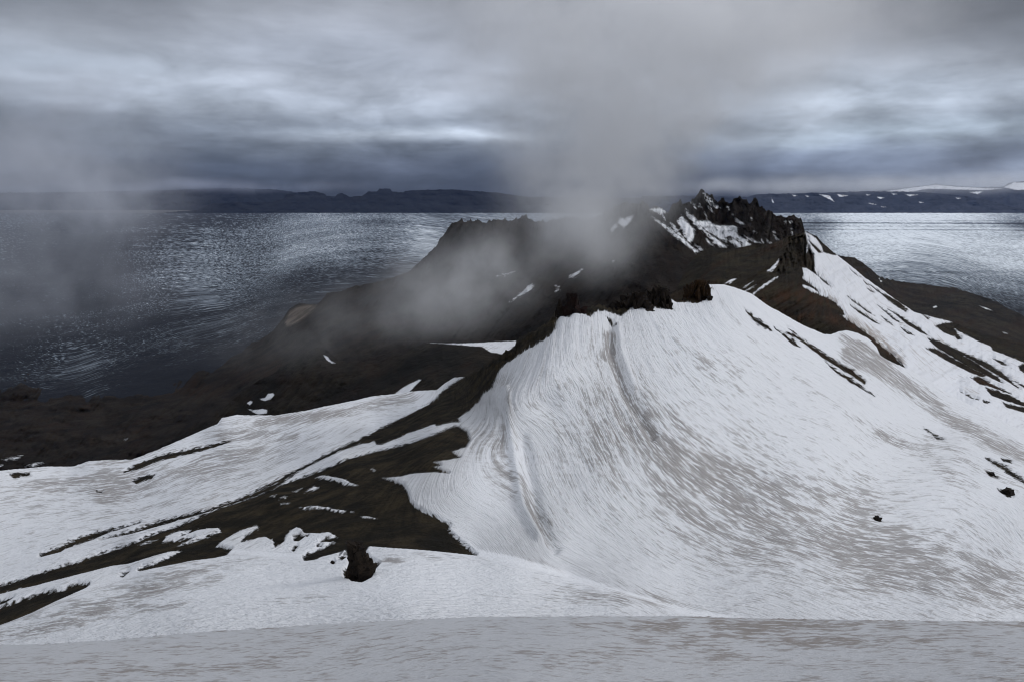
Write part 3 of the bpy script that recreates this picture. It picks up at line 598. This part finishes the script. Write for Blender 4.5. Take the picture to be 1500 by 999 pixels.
def crag_back(PX, PY):
    pk = np.clip(1 - np.abs(PX - 1085) / 130, 0, 1) ** 0.5 * np.clip((375 - PY) / 30, 0, 1)
    pl = soft_line(PX, PY, [(620, 380), (680, 330), (770, 325), (860, 325), (940, 300)], 25)
    v = np.clip((PY - 540) / 60, 0, 1) * np.clip((520 - PX) / 100, 0, 1)
    n = fbm(PX / 7 + 0.25 * PY / 10, PY / 24, oct=5, seed=61, ridged=True)
    g = fbm((PX - PY * .6) / 46, (PY + PX * .45) / 40, oct=5, seed=62, ridged=True)
    h = fbm(PX / 110, PY / 34, oct=4, seed=66)
    gl = fbm((PX * 0.8 + PY * 0.6) / 20, (PY * .8 - PX * .6) / 95, oct=4, seed=68, ridged=True)
    return n * 0.030 * (pk + 0.8 * pl) + g * 0.018 + gl * 0.028 * np.clip((1000 - PX) / 100, 0, 1) + h * 0.07 * v
surface('rocky_mountain', TOP_B, [(-200, 800), (600, 640), (900, 520), (1100, 450), (1250, 460)], DEP_B, M_PEAK, x0=-190, x1=1230, step=1.3, paint=paint_back, crag=crag_back, thick=2.5,
        flow=flow_field([(0, [(1030, 285), (1060, 330), (1100, 370)]), (-0.8, [(960, 308), (1000, 345), (1040, 390)]), (0.9, [(1110, 300), (1150, 345)]), (-2.2, [(930, 305), (850, 400), (760, 460), (620, 540)]), (-4, [(680, 330), (600, 420), (450, 520), (330, 600)]), (-6, [(250, 560), (100, 600), (-50, 650)])]),
        back=14, back_len=0.25, back_slope=0.8, top_noise=lambda x: 0.8 + 2.4 * np.clip((x - 600) / 40, 0, 1), seed=17)

# ---------------- dark moraine shoulder to the right, behind the snow slope
def paint_mor(PX, PY, A, D):
    A['snow'][:] = paint_ops(PX, PY, np.full(PX.shape, -40.0), [('S', [(1366,450),(1371,448),(1373,450),(1368,452)]), ('S', [(1286,408),(1290,407),(1288,410)]), ('S', [(1289,411),(1294,412),(1290,414)]),
        ('S', [(1468,486),(1478,489),(1472,489)]), ('S', [(1475,505),(1486,508),(1500,510),(1560,517),(1560,522),(1500,514),(1484,509)]), ('S', [(1434,448),(1446,452),(1455,456),(1444,453)])])
    A['rust'][:] = 0.4 * np.clip(fbm(PX / 50, PY / 20, oct=3, seed=23) + .2, 0, 1)
surface('moraine_shoulder', [(1180, 352), (1205, 362), (1225, 373), (1234, 376), (1250, 377), (1262, 384), (1275, 394), (1284, 403), (1296, 409), (1320, 413), (1360, 418), (1400, 423), (1430, 432), (1460, 443), (1500, 464), (1560, 490), (1690, 540)],
        [(1150, 480), (1300, 500), (1700, 640)],
        [(1180, 354, 2600), (1250, 378, 2700), (1284, 403, 2900), (1320, 414, 3300), (1400, 424, 3400), (1500, 465, 2760), (1690, 541, 1950), (1180, 480, 1500), (1300, 480, 1500), (1500, 540, 1350), (1690, 640, 1100), (1400, 470, 1900)],
        M_VALLEY, x0=1180, step=1.8, paint=paint_mor, crag=lambda X, Y: 0.03 * fbm(X / 20, Y / 12, oct=5, seed=72, ridged=True), back=8, back_len=0.25, back_slope=0.6, top_noise=1.2, seed=19)

# ---------------- the glacier
def glacier():
    m, t, out = material('glacier_ice')
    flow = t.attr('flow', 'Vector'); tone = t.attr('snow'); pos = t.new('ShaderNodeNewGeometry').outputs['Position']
    wob = t.vmath('SCALE', t.vmath('SUBTRACT', t.noise(flow, 2.0, 4, 0.55, color=True), (0.5, 0.5, 0.5)), scale=0.05)
    fl = t.vmath('ADD', flow, wob)
    band = t.noise(t.vmath('MULTIPLY', fl, (9, 0.35, 1)), 1, 5, 0.6)
    cre = t.noise(t.vmath('MULTIPLY', fl, (52, 8, 1)), 1, 5, 0.7)
    cre2 = t.noise(t.vmath('MULTIPLY', t.vmath('ADD', flow, t.vmath('SCALE', wob, scale=0.5)), (64, 30, 1)), 1, 4, 0.7)
    big = t.noise(t.vmath('MULTIPLY', flow, (1.6, .5, 1)), 1, 5, 0.6)
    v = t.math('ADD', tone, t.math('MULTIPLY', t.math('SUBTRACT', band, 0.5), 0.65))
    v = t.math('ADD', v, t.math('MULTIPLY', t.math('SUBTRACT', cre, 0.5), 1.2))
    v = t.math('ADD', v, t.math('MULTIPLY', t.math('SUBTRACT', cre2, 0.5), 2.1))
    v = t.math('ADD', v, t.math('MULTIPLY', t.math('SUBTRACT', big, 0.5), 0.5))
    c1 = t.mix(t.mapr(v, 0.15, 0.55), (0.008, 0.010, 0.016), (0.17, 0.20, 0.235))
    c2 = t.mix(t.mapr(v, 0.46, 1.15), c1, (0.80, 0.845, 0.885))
    b = t.new('ShaderNodeBsdfPrincipled'); t.put(b.inputs['Base Color'], c2); b.inputs['Roughness'].default_value = 0.8; b.inputs['Specular IOR Level'].default_value = 0.1
    t.put(b.inputs['Normal'], t.bump(t.math('ADD', t.math('MULTIPLY', cre, 0.6), cre2), 0.8, 5.0))
    t.l.new(b.outputs[0], out.inputs[0])
    # rows spaced by distance on the real plane
    px = np.arange(-260, 1770, 3.0)
    py = np.concatenate([np.linspace(312.5, 345, 60), np.linspace(345.8, 640, 260)])[::-1]
    PX, PY = np.meshgrid(px, py)
    # distance so that the point sits on the glacier level
    u = (CY - PY) / F; yy = cT + u * sT; zz = -sT + u * cT
    D = GL * yy / zz
    D = D + fbm(PX / 30, PY / 6, oct=4, seed=91) * 3
    W = world(PX, PY, D)
    W[..., 2] = GL + fbm(W[..., 0] / 160, W[..., 1] / 160, oct=5, seed=92) * 9 + fbm(W[..., 0] / 900, W[..., 1] / 900, oct=2, seed=93) * 8 * np.clip((8000 - W[..., 1]) / 6000, 0, 1)
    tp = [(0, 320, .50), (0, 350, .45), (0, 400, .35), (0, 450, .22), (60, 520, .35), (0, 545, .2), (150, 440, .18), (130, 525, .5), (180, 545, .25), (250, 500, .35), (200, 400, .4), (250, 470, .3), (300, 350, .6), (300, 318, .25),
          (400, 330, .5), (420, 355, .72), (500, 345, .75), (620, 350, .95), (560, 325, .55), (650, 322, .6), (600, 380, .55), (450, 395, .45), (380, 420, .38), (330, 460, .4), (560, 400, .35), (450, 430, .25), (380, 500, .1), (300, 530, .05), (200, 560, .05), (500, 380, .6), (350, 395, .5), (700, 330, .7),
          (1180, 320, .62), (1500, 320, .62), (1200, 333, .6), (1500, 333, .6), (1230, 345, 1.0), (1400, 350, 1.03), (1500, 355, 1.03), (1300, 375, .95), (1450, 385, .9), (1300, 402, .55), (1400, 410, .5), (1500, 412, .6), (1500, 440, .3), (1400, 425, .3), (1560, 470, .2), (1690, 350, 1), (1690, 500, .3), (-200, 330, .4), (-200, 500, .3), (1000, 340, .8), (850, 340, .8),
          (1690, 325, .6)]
    f = tps([p[:2] for p in tp], [p[2] for p in tp])  # ice tones: dirty bands, with cloud-shadow patches put into the colour
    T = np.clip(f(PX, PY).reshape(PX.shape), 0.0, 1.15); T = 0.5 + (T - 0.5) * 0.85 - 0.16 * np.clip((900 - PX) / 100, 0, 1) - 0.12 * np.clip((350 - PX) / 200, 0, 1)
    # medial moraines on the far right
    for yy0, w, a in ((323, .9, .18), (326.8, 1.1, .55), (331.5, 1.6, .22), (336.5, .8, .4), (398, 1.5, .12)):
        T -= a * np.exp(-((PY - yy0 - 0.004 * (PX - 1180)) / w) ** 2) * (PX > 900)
    ff = flow_field([(0, [(-200, 316), (400, 316), (1000, 317), (1690, 319)]), (0.36, [(-200, 352), (300, 350), (700, 348)]), (0.8, [(-200, 420), (100, 400), (400, 385), (650, 370)]), (1.3, [(-150, 475), (100, 455), (350, 425), (560, 398)]),
                     (1.9, [(-100, 540), (100, 530), (250, 480), (420, 440)]), (2.4, [(150, 570), (260, 520), (400, 470)]), (0.36, [(1100, 350), (1690, 352)]), (0.8, [(1200, 392), (1400, 396), (1690, 410)]), (1.2, [(1350, 420), (1500, 455), (1690, 500)])], 0.01)
    fl = ff(PX, PY).reshape(PX.shape + (2,)); fl = np.concatenate([fl, np.zeros(PX.shape + (1,))], -1)
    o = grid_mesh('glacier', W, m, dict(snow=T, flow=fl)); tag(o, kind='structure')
glacier()

# ground under everything, out to the horizon
def ground():
    m, t, out = material('plain')
    pos = t.new('ShaderNodeNewGeometry').outputs['Position']
    b = t.new('ShaderNodeBsdfPrincipled'); t.put(b.inputs['Base Color'], t.mix(t.noise(pos, 0.001, 6), (0.02, 0.02, 0.02), (0.06, 0.05, 0.04))); b.inputs['Roughness'].default_value = 0.95
    t.l.new(b.outputs[0], out.inputs[0])
    n = 24
    g = np.linspace(-1, 1, n); X, Y = np.meshgrid(g * 50000, g * 45000 + 20000)
    V = np.stack([X, Y, np.full(X.shape, GL - 45.0)], -1)
    tag(grid_mesh('plain', V, m, {}), kind='structure')
ground()

# ---------------- distant mountains beyond the glacier
def far_range(name, top, d, mat, ops, x0, x1, seed, thick=0.12, amp=0.5):
    dep = [(x, y, dd) for x in (x0, (x0 + x1) / 2, x1) for y, dd in ((272, d * (1 + thick)), (300, d * (1 + thick * .45)), (320, d))]
    def pf(PX, PY, A, D):
        A['snow'][:] = paint_ops(PX, PY, np.full(PX.shape, -40.0), [('S', p) for p in ops]); A['dirt_shade'][:] = 0.2
    return surface(name, top, [(x0, 323), (x1, 323)], dep, mat, x0=x0, x1=x1, step=1.0, rows=48, paint=pf, crag=lambda X, Y: 0.007 * fbm(X / 26, Y / 14, oct=3, seed=seed, ridged=True),
                   back=6, back_len=0.12, back_slope=0.2, top_noise=amp * 1.3, seed=seed)
# left: paler plateau behind, dark tors in front
far_range('distant_plateau', [(-240, 285), (0, 283), (120, 282), (240, 279), (330, 276), (400, 278), (430, 282), (470, 287), (520, 290), (560, 292), (640, 294), (760, 296), (900, 298)], 30000, M_FAR, [], -240, 900, 31)
far_range('distant_dark_range', [(180, 316), (240, 312), (290, 308), (310, 299), (340, 297), (400, 296), (414, 292), (420, 285), (440, 282), (462, 281), (475, 284), (480, 290), (489, 291), (494, 285), (500, 283), (506, 286), (512, 289), (530, 288), (540, 281), (552, 281), (556, 277), (571, 277), (574, 281), (590, 283), (594, 280), (620, 279), (660, 278),
           (690, 280), (730, 283), (770, 289), (820, 290), (880, 292), (950, 290), (1000, 292)], 24500, M_FAR, [], 180, 1000, 33)
far_range('distant_snowy_range', [(940, 288), (1000, 287), (1060, 288), (1095, 289), (1110, 285), (1150, 284), (1200, 283), (1260, 281), (1320, 281), (1360, 283), (1400, 286), (1440, 292), (1480, 303), (1520, 310), (1600, 314), (1700, 316)], 24500, M_FAR2,
          [[(1200,285),(1215,287),(1222,296),(1212,291)], [(1226,285),(1243,287),(1230,289)], [(1285,289),(1296,290),(1289,292)], [(1272,298),(1284,300),(1277,300)], [(1130,290),(1134,298),(1131,296)], [(1160,286),(1168,287),(1163,288)], [(1325,285),(1345,286),(1333,288)], [(1305,283),(1315,285),(1309,286)], [(1268,285),(1275,286),(1271,287)], [(1400,290),(1408,291),(1403,292)], [(1345,296),(1353,297),(1348,298)], [(1290,303),(1300,304),(1294,304)], [(1180,287),(1186,288),(1183,289)]], 940, 1700, 35)
far_range('distant_ice_cap', [(1240, 286), (1300, 278), (1340, 274), (1370, 270), (1400, 273), (1440, 275), (1470, 274), (1480, 268), (1500, 266), (1540, 264), (1620, 268), (1700, 272)], 31000, M_FAR2,
          [[(1295,281),(1340,275),(1370,271),(1400,274),(1440,276),(1470,277),(1440,279),(1400,278),(1360,277),(1330,282)], [(1470,275),(1485,268),(1510,268),(1560,268),(1540,276),(1490,279)], [(1420,282),(1440,281),(1432,285)]], 1240, 1700, 37)
#%%ROCKS
# ------------------------------------------------------------------ standing rocks
def rock_mat(name, a, b, sc):
    m, t, out = material(name)
    pos = t.new('ShaderNodeTexCoord').outputs['Object']
    n1 = t.noise(pos, sc, 8, 0.65); n2 = t.noise(pos, sc * 5, 6, 0.7)
    c = t.mix(t.mapr(n1, 0.35, 0.65), a, b); c = t.mix(t.mapr(n2, 0.45, 0.65, 0, .7), c, tuple(x * .35 for x in a))
    bs = t.new('ShaderNodeBsdfPrincipled'); t.put(bs.inputs['Base Color'], c); bs.inputs['Roughness'].default_value = 0.95
    bs.inputs['Specular IOR Level'].default_value = 0.1
    t.put(bs.inputs['Normal'], t.bump(n2, 1.0, 0.12 / sc))
    t.l.new(bs.outputs[0], out.inputs[0])
    return m
M_ROCK = rock_mat('dark_lava_rock', (0.011, 0.009, 0.008), (0.026, 0.019, 0.014), 0.8)
M_REDROCK = rock_mat('red_lava_rock', (0.018, 0.0085, 0.007), (0.011, 0.009, 0.008), 0.3)
M_OCHRE = rock_mat('ochre_rock', (0.042, 0.023, 0.011), (0.010, 0.009, 0.008), 0.12)

import bmesh
def outcrop(name, rings, d, mat, label, cat, depth=0.8, block=0.33, seed=0, n=46, sink=0.0, slant=0.25, tall=1.0):
    """rings: (py, left px, right px) from the top down; angular blocks wedged together inside that outline"""
    rg = np.random.RandomState(seed + 50)
    rings = sorted(rings)
    ys = np.array([r[0] for r in rings], float); L_ = [r[1] for r in rings]; R_ = [r[2] for r in rings]
    base = world((L_[-1] + R_[-1]) / 2, ys[-1], d)
    wmax = max(r[2] - r[1] for r in rings) * d / F
    bm = bmesh.new()
    for k in range(n):
        y = ys[0] + (ys[-1] - ys[0]) * (k + 0.2 + 0.6 * rg.rand()) / n
        l = np.interp(y, ys, L_); r = np.interp(y, ys, R_); w = max(r - l, 1.0)
        bw = min(block * wmax * F / d * (0.7 + 0.7 * rg.rand()), w * 0.95)          # block width in outline units
        side = rg.rand()
        side = 0.0 if side < 0.3 else (1.0 if side > 0.7 else rg.rand())
        cx = l + bw / 2 + (w - bw) * side
        c = world(cx, y, d) - base
        hw = bw / 2 * d / F
        hh = hw * tall * (0.8 + 0.9 * rg.rand())
        ztop = world(0, ys[0], d)[2] - base[2]
        c[2] = min(c[2], ztop - hh * 0.85)
        wd = w / 2 * d / F * depth
        c[1] += rg.uniform(-1, 1) * max(wd - hw * .6, 0)
        ax = rg.normal(0, slant, 2); rot = rg.uniform(0, math.pi)
        pts = []
        for q in range(13):
            v = rg.uniform(-1, 1, 3); m_ = np.max(np.abs(v)); v = v / m_ * rg.uniform(0.86, 1.0)
            v = v * [hw, hw * rg.uniform(.8, 1.1), hh]
            ca, sa = math.cos(rot), math.sin(rot)
            x2 = v[0] * ca - v[1] * sa; y2 = v[0] * sa + v[1] * ca
            pts.append(bm.verts.new((c[0] + (x2 + ax[0] * v[2]), c[1] + (y2 + ax[1] * v[2]), c[2] + v[2])))
        res = bmesh.ops.convex_hull(bm, input=pts)
        junk = [e for e in res['geom_interior'] if isinstance(e, bmesh.types.BMVert) and e.is_valid]
        if junk: bmesh.ops.delete(bm, geom=junk, context='VERTS')
    me = bpy.data.meshes.new(name); bm.to_mesh(me); bm.free(); me.materials.append(mat); me.validate()
    o = bpy.data.objects.new(name, me); COL.objects.link(o)
    o.location = base - np.array([0, 0, sink])
    tag(o, label, cat)
    return o
def dm(px, py, off=0.0):
    return float(np.exp(f_massif([px], [py]))[0]) + off

outcrop('rock_pillar', [(793, 512, 524), (795, 508.5, 530), (802, 509, 532), (812, 510, 535), (821, 511, 539), (830, 512, 544), (836, 506, 550), (843, 504, 547), (851, 507, 537), (856, 512, 533)], dm(522, 846, -1.5), M_ROCK,
        'dark square topped rock pillar standing alone in the white snow in front', 'rock', block=0.42, seed=1, n=90, sink=0.2, slant=0.12)
outcrop('rock_pinnacle', [(439, 818, 821), (446, 817, 822), (454, 814, 824), (464, 812, 828), (474, 806, 832)], dm(818, 466, 2), M_ROCK,
        'thin black needle of rock at the left end of the snow dome', 'rock', block=0.3, seed=2, n=40, slant=0.1)
outcrop('rock_pinnacle', [(431, 836, 843), (436, 833, 846), (444, 832, 846), (452, 829, 850), (462, 826, 857), (470, 822, 862)], dm(840, 462, 4), M_REDROCK,
        'reddish blunt rock tower on the crest right of the thin needle', 'rock', block=0.24, seed=3, n=80, slant=0.15, tall=1.8)
outcrop('rock_outcrop', [(429, 931, 934), (431, 928, 938), (436, 924, 943), (444, 915, 947), (450, 906, 952), (462, 898, 958)], dm(932, 455, 6), M_ROCK,
        'low black rock hump on the crest behind the middle of the snow dome edge', 'rock', block=0.13, seed=14, n=150, tall=2.0, slant=0.3)
outcrop('rock_outcrop', [(422, 964, 969), (424, 958, 976), (430, 954, 979), (440, 948, 981), (458, 944, 983)], dm(968, 452, 5), M_ROCK,
        'broad black rock block on the dome crest, just left of the ochre rock', 'rock', block=0.13, seed=15, n=150, tall=2.0, slant=0.3)
outcrop('rock_outcrop', [(411, 1023, 1027), (414, 1018, 1031), (421, 1010, 1037), (430, 1004, 1038), (446, 1002, 1040)], dm(1022, 442, 5), M_OCHRE,
        'ochre and black rock outcrop tucked under the highest point of the snow dome', 'rock', block=0.13, seed=16, n=150, tall=2.0, slant=0.3)
outcrop('boulder', [(757, 1281, 1286), (759, 1279, 1290), (762, 1280, 1291)], dm(1285, 761, -0.3), M_ROCK,
        'small dark boulder alone in the striped middle of the big snow slope', 'rock', block=0.7, seed=7, n=6)
for (bx, by, bw, bh, lab) in ((1476, 722, 14, 6, 'low dark boulder, lowest of the rocks at the right edge of the slope'), (1453, 697, 10, 5, 'small dark boulder below the long rock strip at the right edge'),
                              (487, 825, 6, 4, 'tiny dark stone in the snow just left of the rock pillar')):
    outcrop('boulder', [(by - bh, bx - bw * .3, bx + bw * .3), (by - bh / 2, bx - bw / 2, bx + bw / 2), (by + 1, bx - bw * .55, bx + bw * .55)], dm(bx, by, -0.2), M_ROCK, lab, 'rock', block=0.6, seed=bx, n=7)
#%%SKY
def sky():
    w = bpy.data.worlds.new('World'); scene.world = w; w.use_nodes = True
    t = NT(w.node_tree)
    for nd in list(t.n): t.n.remove(nd)
    out = t.new('ShaderNodeOutputWorld'); bg = t.new('ShaderNodeBackground')
    tc = t.new('ShaderNodeTexCoord'); dirv = tc.outputs['Generated']
    sep = t.new('ShaderNodeSeparateXYZ'); t.put(sep.inputs[0], dirv)
    x, y, z = sep.outputs
    az = t.math('ARCTAN2', x, y)                                   # 0 ahead, + to the right
    el = t.math('ARCSINE', z)
    def soft(v, c, w_):   # gaussian in one coordinate
        q = t.math('DIVIDE', t.math('SUBTRACT', v, c), w_)
        return t.math('EXPONENT', t.math('MULTIPLY', t.math('MULTIPLY', q, q), -1.0))
    def comb(a, b, c=0.0):
        nd = t.new('ShaderNodeCombineXYZ'); t.put(nd.inputs[0], a); t.put(nd.inputs[1], b); t.put(nd.inputs[2], c); return nd.outputs[0]
    # flat layered cloud seen edge-on: squeeze elevation near the horizon
    w1 = t.noise(comb(t.math('MULTIPLY', az, 3), t.math('MULTIPLY', el, 10)), 1, 5, 0.55)
    w2 = t.noise(comb(t.math('MULTIPLY', az, 4), t.math('MULTIPLY', el, 34), 3.0), 1, 7, 0.6)
    w3 = t.noise(comb(t.math('MULTIPLY', az, 14), t.math('MULTIPLY', el, 60), 7.0), 1, 6, 0.6, 0.4)
    elw = t.math('ADD', el, t.math('MULTIPLY', t.math('SUBTRACT', w1, 0.5), 0.05))
    azw = t.math('ADD', az, t.math('MULTIPLY', t.math('SUBTRACT', t.noise(dirv, 3, 4), 0.5), 0.3))
    # brightness by height: dark bank low down, bright layer, grey lid above, brighter overhead
    ramp = t.new('ShaderNodeValToRGB'); t.put(ramp.inputs[0], t.mapr(elw, -0.02, 0.6, 0, 1, smooth=False))
    cr = ramp.color_ramp; cr.interpolation = 'EASE'
    stops = SKY_STOPS
    while len(cr.elements) < len(stops): cr.elements.new(0.5)
    for e, (p, c) in zip(cr.elements, stops): e.position = (p + 0.02) / 0.62; e.color = (*c, 1)
    col = ramp.outputs[0]
    for a, e, wa, we, amp, tint in SKY_BLOBS:
        g = t.math('MULTIPLY', soft(azw, a, wa), soft(elw, e, we))
        col = t.mix(t.math('MULTIPLY', g, amp, clamp=True), col, tint)
    st = t.mapr(t.math('ADD', t.math('MULTIPLY', w2, 0.6), t.math('MULTIPLY', w3, 0.4)), 0.25, 0.75, 0.62, 1.42, smooth=False)
    wv = t.vmath('SCALE', t.vmath('SUBTRACT', t.noise(comb(t.math('MULTIPLY', az, 5), t.math('MULTIPLY', el, 14), 5.0), 1, 3, 0.5, color=True), (0.5, 0.5, 0.5)), scale=1.1)
    puff = t.noise(t.vmath('ADD', comb(t.math('MULTIPLY', az, 8), t.math('MULTIPLY', el, 20), 11.0), wv), 1, 5, 0.5)
    col = t.vmath('SCALE', col, scale=t.mapr(t.math('ADD', t.math('MULTIPLY', t.math('SUBTRACT', puff, 0.5), t.mapr(el, 0.10, 0.22, 1.0, 0.35)), 0.5), 0.3, 0.7, 0.60, 1.42, smooth=False))
    fade = t.mapr(el, 0.07, 0.17)
    st = t.math('ADD', t.math('MULTIPLY', st, t.math('SUBTRACT', 1.0, t.math('MULTIPLY', fade, .7))), t.math('MULTIPLY', fade, .7))
    col = t.vmath('SCALE', col, scale=st)
    soft_big = t.noise(dirv, 4, 5, 0.5)
    col = t.vmath('SCALE', col, scale=t.mapr(soft_big, 0.3, 0.7, 0.86, 1.14, smooth=False))
    nish = t.new('ShaderNodeTexSky', sky_type='NISHITA'); nish.sun_disc = False
    nish.sun_elevation = math.radians(SUN_EL); nish.sun_rotation = math.radians(SUN_AZ)
    blue = t.vmath('SCALE', nish.outputs[0], scale=0.06)
    col = t.mix(0.06, col, blue)
    t.put(bg.inputs['Color'], col); bg.inputs['Strength'].default_value = 1.0
    t.l.new(bg.outputs[0], out.inputs[0])
SUN_EL, SUN_AZ = 26.0, 84.0
SKY_STOPS = [(-0.02, (0.035, 0.045, 0.075)), (0.012, (0.033, 0.043, 0.068)), (0.04, (0.055, 0.070, 0.105)), (0.085, (0.20, 0.235, 0.30)), (0.12, (0.35, 0.395, 0.475)), (0.16, (0.44, 0.48, 0.56)), (0.22, (0.34, 0.365, 0.42)), (0.30, (0.24, 0.255, 0.295)), (0.45, (0.42, 0.44, 0.49)), (0.60, (0.68, 0.71, 0.77))]
R = math.radians
def A_(px): return math.atan((px - 750) / 1000.0)
def E_(py): return math.atan((PH - py) / 1000.0)
SKY_BLOBS = [  # azimuth, elevation, widths, amount, colour
    (A_(150), E_(135), .26, .020, .85, (0.48, 0.55, 0.66)),
    (A_(660), E_(205), .18, .009, .95, (0.52, 0.59, 0.70)),
    (A_(560), E_(245), .12, .016, .5, (0.17, 0.20, 0.28)),
    (A_(350), E_(262), .34, .03, .7, (0.040, 0.052, 0.080)),
    (A_(380), E_(215), .22, .016, .5, (0.10, 0.12, 0.165)),
    (A_(1230), E_(175), .13, .040, .95, (0.50, 0.57, 0.68)),
    (A_(1300), E_(215), .20, .016, .8, (0.42, 0.50, 0.60)),
    (A_(1480), E_(270), .16, .022, .7, (0.40, 0.46, 0.58)),
    (A_(1200), E_(240), .25, .02, .7, (0.22, 0.27, 0.38)),
    (A_(1150), E_(50), .36, .06, .85, (0.215, 0.22, 0.25)),
    (A_(1500), E_(30), .16, .12, .9, (0.075, 0.083, 0.098)),
    (A_(30), E_(20), .24, .075, .92, (0.050, 0.060, 0.075)),
    (A_(480), E_(120), .12, .03, .6, (0.50, 0.55, 0.64)),
    (A_(0), E_(240), .16, .07, .7, (0.09, 0.105, 0.14)),
    (A_(550), E_(110), .22, .05, .55, (0.34, 0.38, 0.47)),
]
sky()
sd = bpy.data.lights.new('sun', 'SUN'); sd.energy = 1.3; sd.angle = math.radians(22); sd.color = (1.0, 0.99, 0.98)
so = bpy.data.objects.new('sun', sd); COL.objects.link(so)
# shines from azimuth SUN_AZ (right of the view), elevation SUN_EL
from mathutils import Vector
dv = Vector((math.sin(R(SUN_AZ)) * math.cos(R(SUN_EL)), math.cos(R(SUN_AZ)) * math.cos(R(SUN_EL)), math.sin(R(SUN_EL))))
so.rotation_euler = dv.to_track_quat('Z', 'Y').to_euler()
#%%MIST
def box_mesh(name, lo, hi):
    x0, y0, z0 = lo; x1, y1, z1 = hi
    v = [(x0,y0,z0),(x1,y0,z0),(x1,y1,z0),(x0,y1,z0),(x0,y0,z1),(x1,y0,z1),(x1,y1,z1),(x0,y1,z1)]
    f = [(0,3,2,1),(4,5,6,7),(0,1,5,4),(1,2,6,5),(2,3,7,6),(3,0,4,7)]
    me = bpy.data.meshes.new(name); me.from_pydata(v, [], f)
    o = bpy.data.objects.new(name, me); COL.objects.link(o); return o

def mist(name, blobs, density, color, nscale, lo_thr=0.38, hi_thr=0.66, rate=1.0):
    """drifting cloud: sum of soft lumps broken up by noise; blobs (px, py, d, rx, ry, rd, weight)"""
    m, t, out = material(name)
    pos = t.new('ShaderNodeNewGeometry').outputs['Position']
    nz = t.vmath('SCALE', t.vmath('SUBTRACT', t.noise(pos, nscale * 0.7, 2, 0.5, color=True), (0.5, 0.5, 0.5)), scale=0.45 / nscale)
    p = t.vmath('ADD', pos, nz)
    tot = None; lo = np.full(3, 1e9); hi = np.full(3, -1e9)
    for px, py, d, rx, ry, rd, wgt in blobs:
        c = world(px, py, d); r = np.array([rx * d / F, rd, ry * d / F])
        lo = np.minimum(lo, c - 2.1 * r); hi = np.maximum(hi, c + 2.1 * r)
        q = t.vmath('MULTIPLY', t.vmath('SUBTRACT', p, tuple(c)), tuple(1 / r))
        g = t.math('MULTIPLY', t.math('EXPONENT', t.math('MULTIPLY', t.vmath('DOT_PRODUCT', q, q), -1.0)), wgt)
        tot = g if tot is None else t.math('ADD', tot, g)
    n = t.noise(p, nscale, 5, 0.62)
    tot = t.math('MULTIPLY', t.math('SUBTRACT', tot, 0.02), t.mapr(n, lo_thr, hi_thr, 0.0, 1.8, smooth=False))
    v = t.new('ShaderNodeVolumePrincipled'); v.inputs['Color'].default_value = (*color, 1); v.inputs['Anisotropy'].default_value = 0.0
    t.put(v.inputs['Density'], t.math('MAXIMUM', t.math('MULTIPLY', tot, density), 0.0))
    t.l.new(v.outputs[0], out.inputs['Volume'])
    try: m.cycles.volume_step_rate = rate
    except Exception: pass
    o = box_mesh(name, lo, hi); o.data.materials.append(m); tag(o, kind='stuff')
    return o
MISTS = True
if MISTS:
    mist('mist', [(845, 325, 1000, 62, 45, 90, .8), (868, 270, 1000, 85, 48, 100, 1.0), (905, 190, 1000, 115, 60, 110, 1.0), (950, 100, 1000, 170, 70, 120, 1.0), (1000, 10, 1000, 240, 70, 130, .8), (700, 395, 1000, 90, 45, 80, .42), (650, 440, 1000, 80, 40, 80, .35), (890, 375, 980, 40, 36, 70, .25)],
         0.0125, (0.985, 0.99, 1.0), 0.011)
    mist('mist', [(110, 300, 1000, 85, 60, 140, 1.2), (170, 240, 1000, 60, 70, 110, .5), (20, 230, 1000, 120, 80, 150, .7), (40, 420, 1000, 170, 55, 130, .6), (40, 120, 1000, 150, 70, 140, .35)],
         0.0042, (0.82, 0.85, 0.92), 0.011)
    mist('mist', [(560, 460, 680, 150, 36, 60, .45), (420, 500, 680, 110, 30, 60, .3), (650, 415, 680, 80, 40, 55, .7), (720, 380, 680, 60, 50, 50, .8)],
         0.0042, (0.985, 0.985, 0.99), 0.026)
    mist('mist', [(1400, 270, 27500, 230, 11, 1300, 1.0), (1120, 276, 27500, 150, 9, 1300, .8)], 4.5e-4, (0.95, 0.97, 1.0), 0.0005)
    mist('mist', [(300, 274, 27500, 190, 7, 1300, .8)], 3.5e-4, (0.6, 0.65, 0.8), 0.0005)
# thin blue air between here and the far ranges
m, t, out = material('haze')
v = t.new('ShaderNodeVolumePrincipled'); v.inputs['Color'].default_value = (0.34, 0.48, 0.88, 1); v.inputs['Density'].default_value = 0.32e-5
t.l.new(v.outputs[0], out.inputs['Volume'])
hz = box_mesh('haze', (-52000, -26000, GL - 47), (52000, 36000, 1400)); hz.data.materials.append(m); tag(hz, kind='stuff')
#%%END
scene.render.engine = 'CYCLES'
cy = scene.cycles
cy.use_denoising = True
try: cy.denoiser = 'OPENIMAGEDENOISE'; cy.denoising_input_passes = 'RGB_ALBEDO_NORMAL'; cy.denoising_prefilter = 'ACCURATE'
except Exception: pass
cy.max_bounces = 9; cy.diffuse_bounces = 3; cy.glossy_bounces = 2; cy.volume_bounces = 7; cy.adaptive_threshold = 0.02; cy.pixel_filter_type = 'BLACKMAN_HARRIS'; cy.filter_width = 1.1; cy.transparent_max_bounces = 8
scene.view_settings.view_transform = 'Standard'; scene.view_settings.look = 'None'
scene.view_settings.exposure = 0.15; scene.view_settings.gamma = 1.0
scene.render.resolution_x = 1024; scene.render.resolution_y = 681
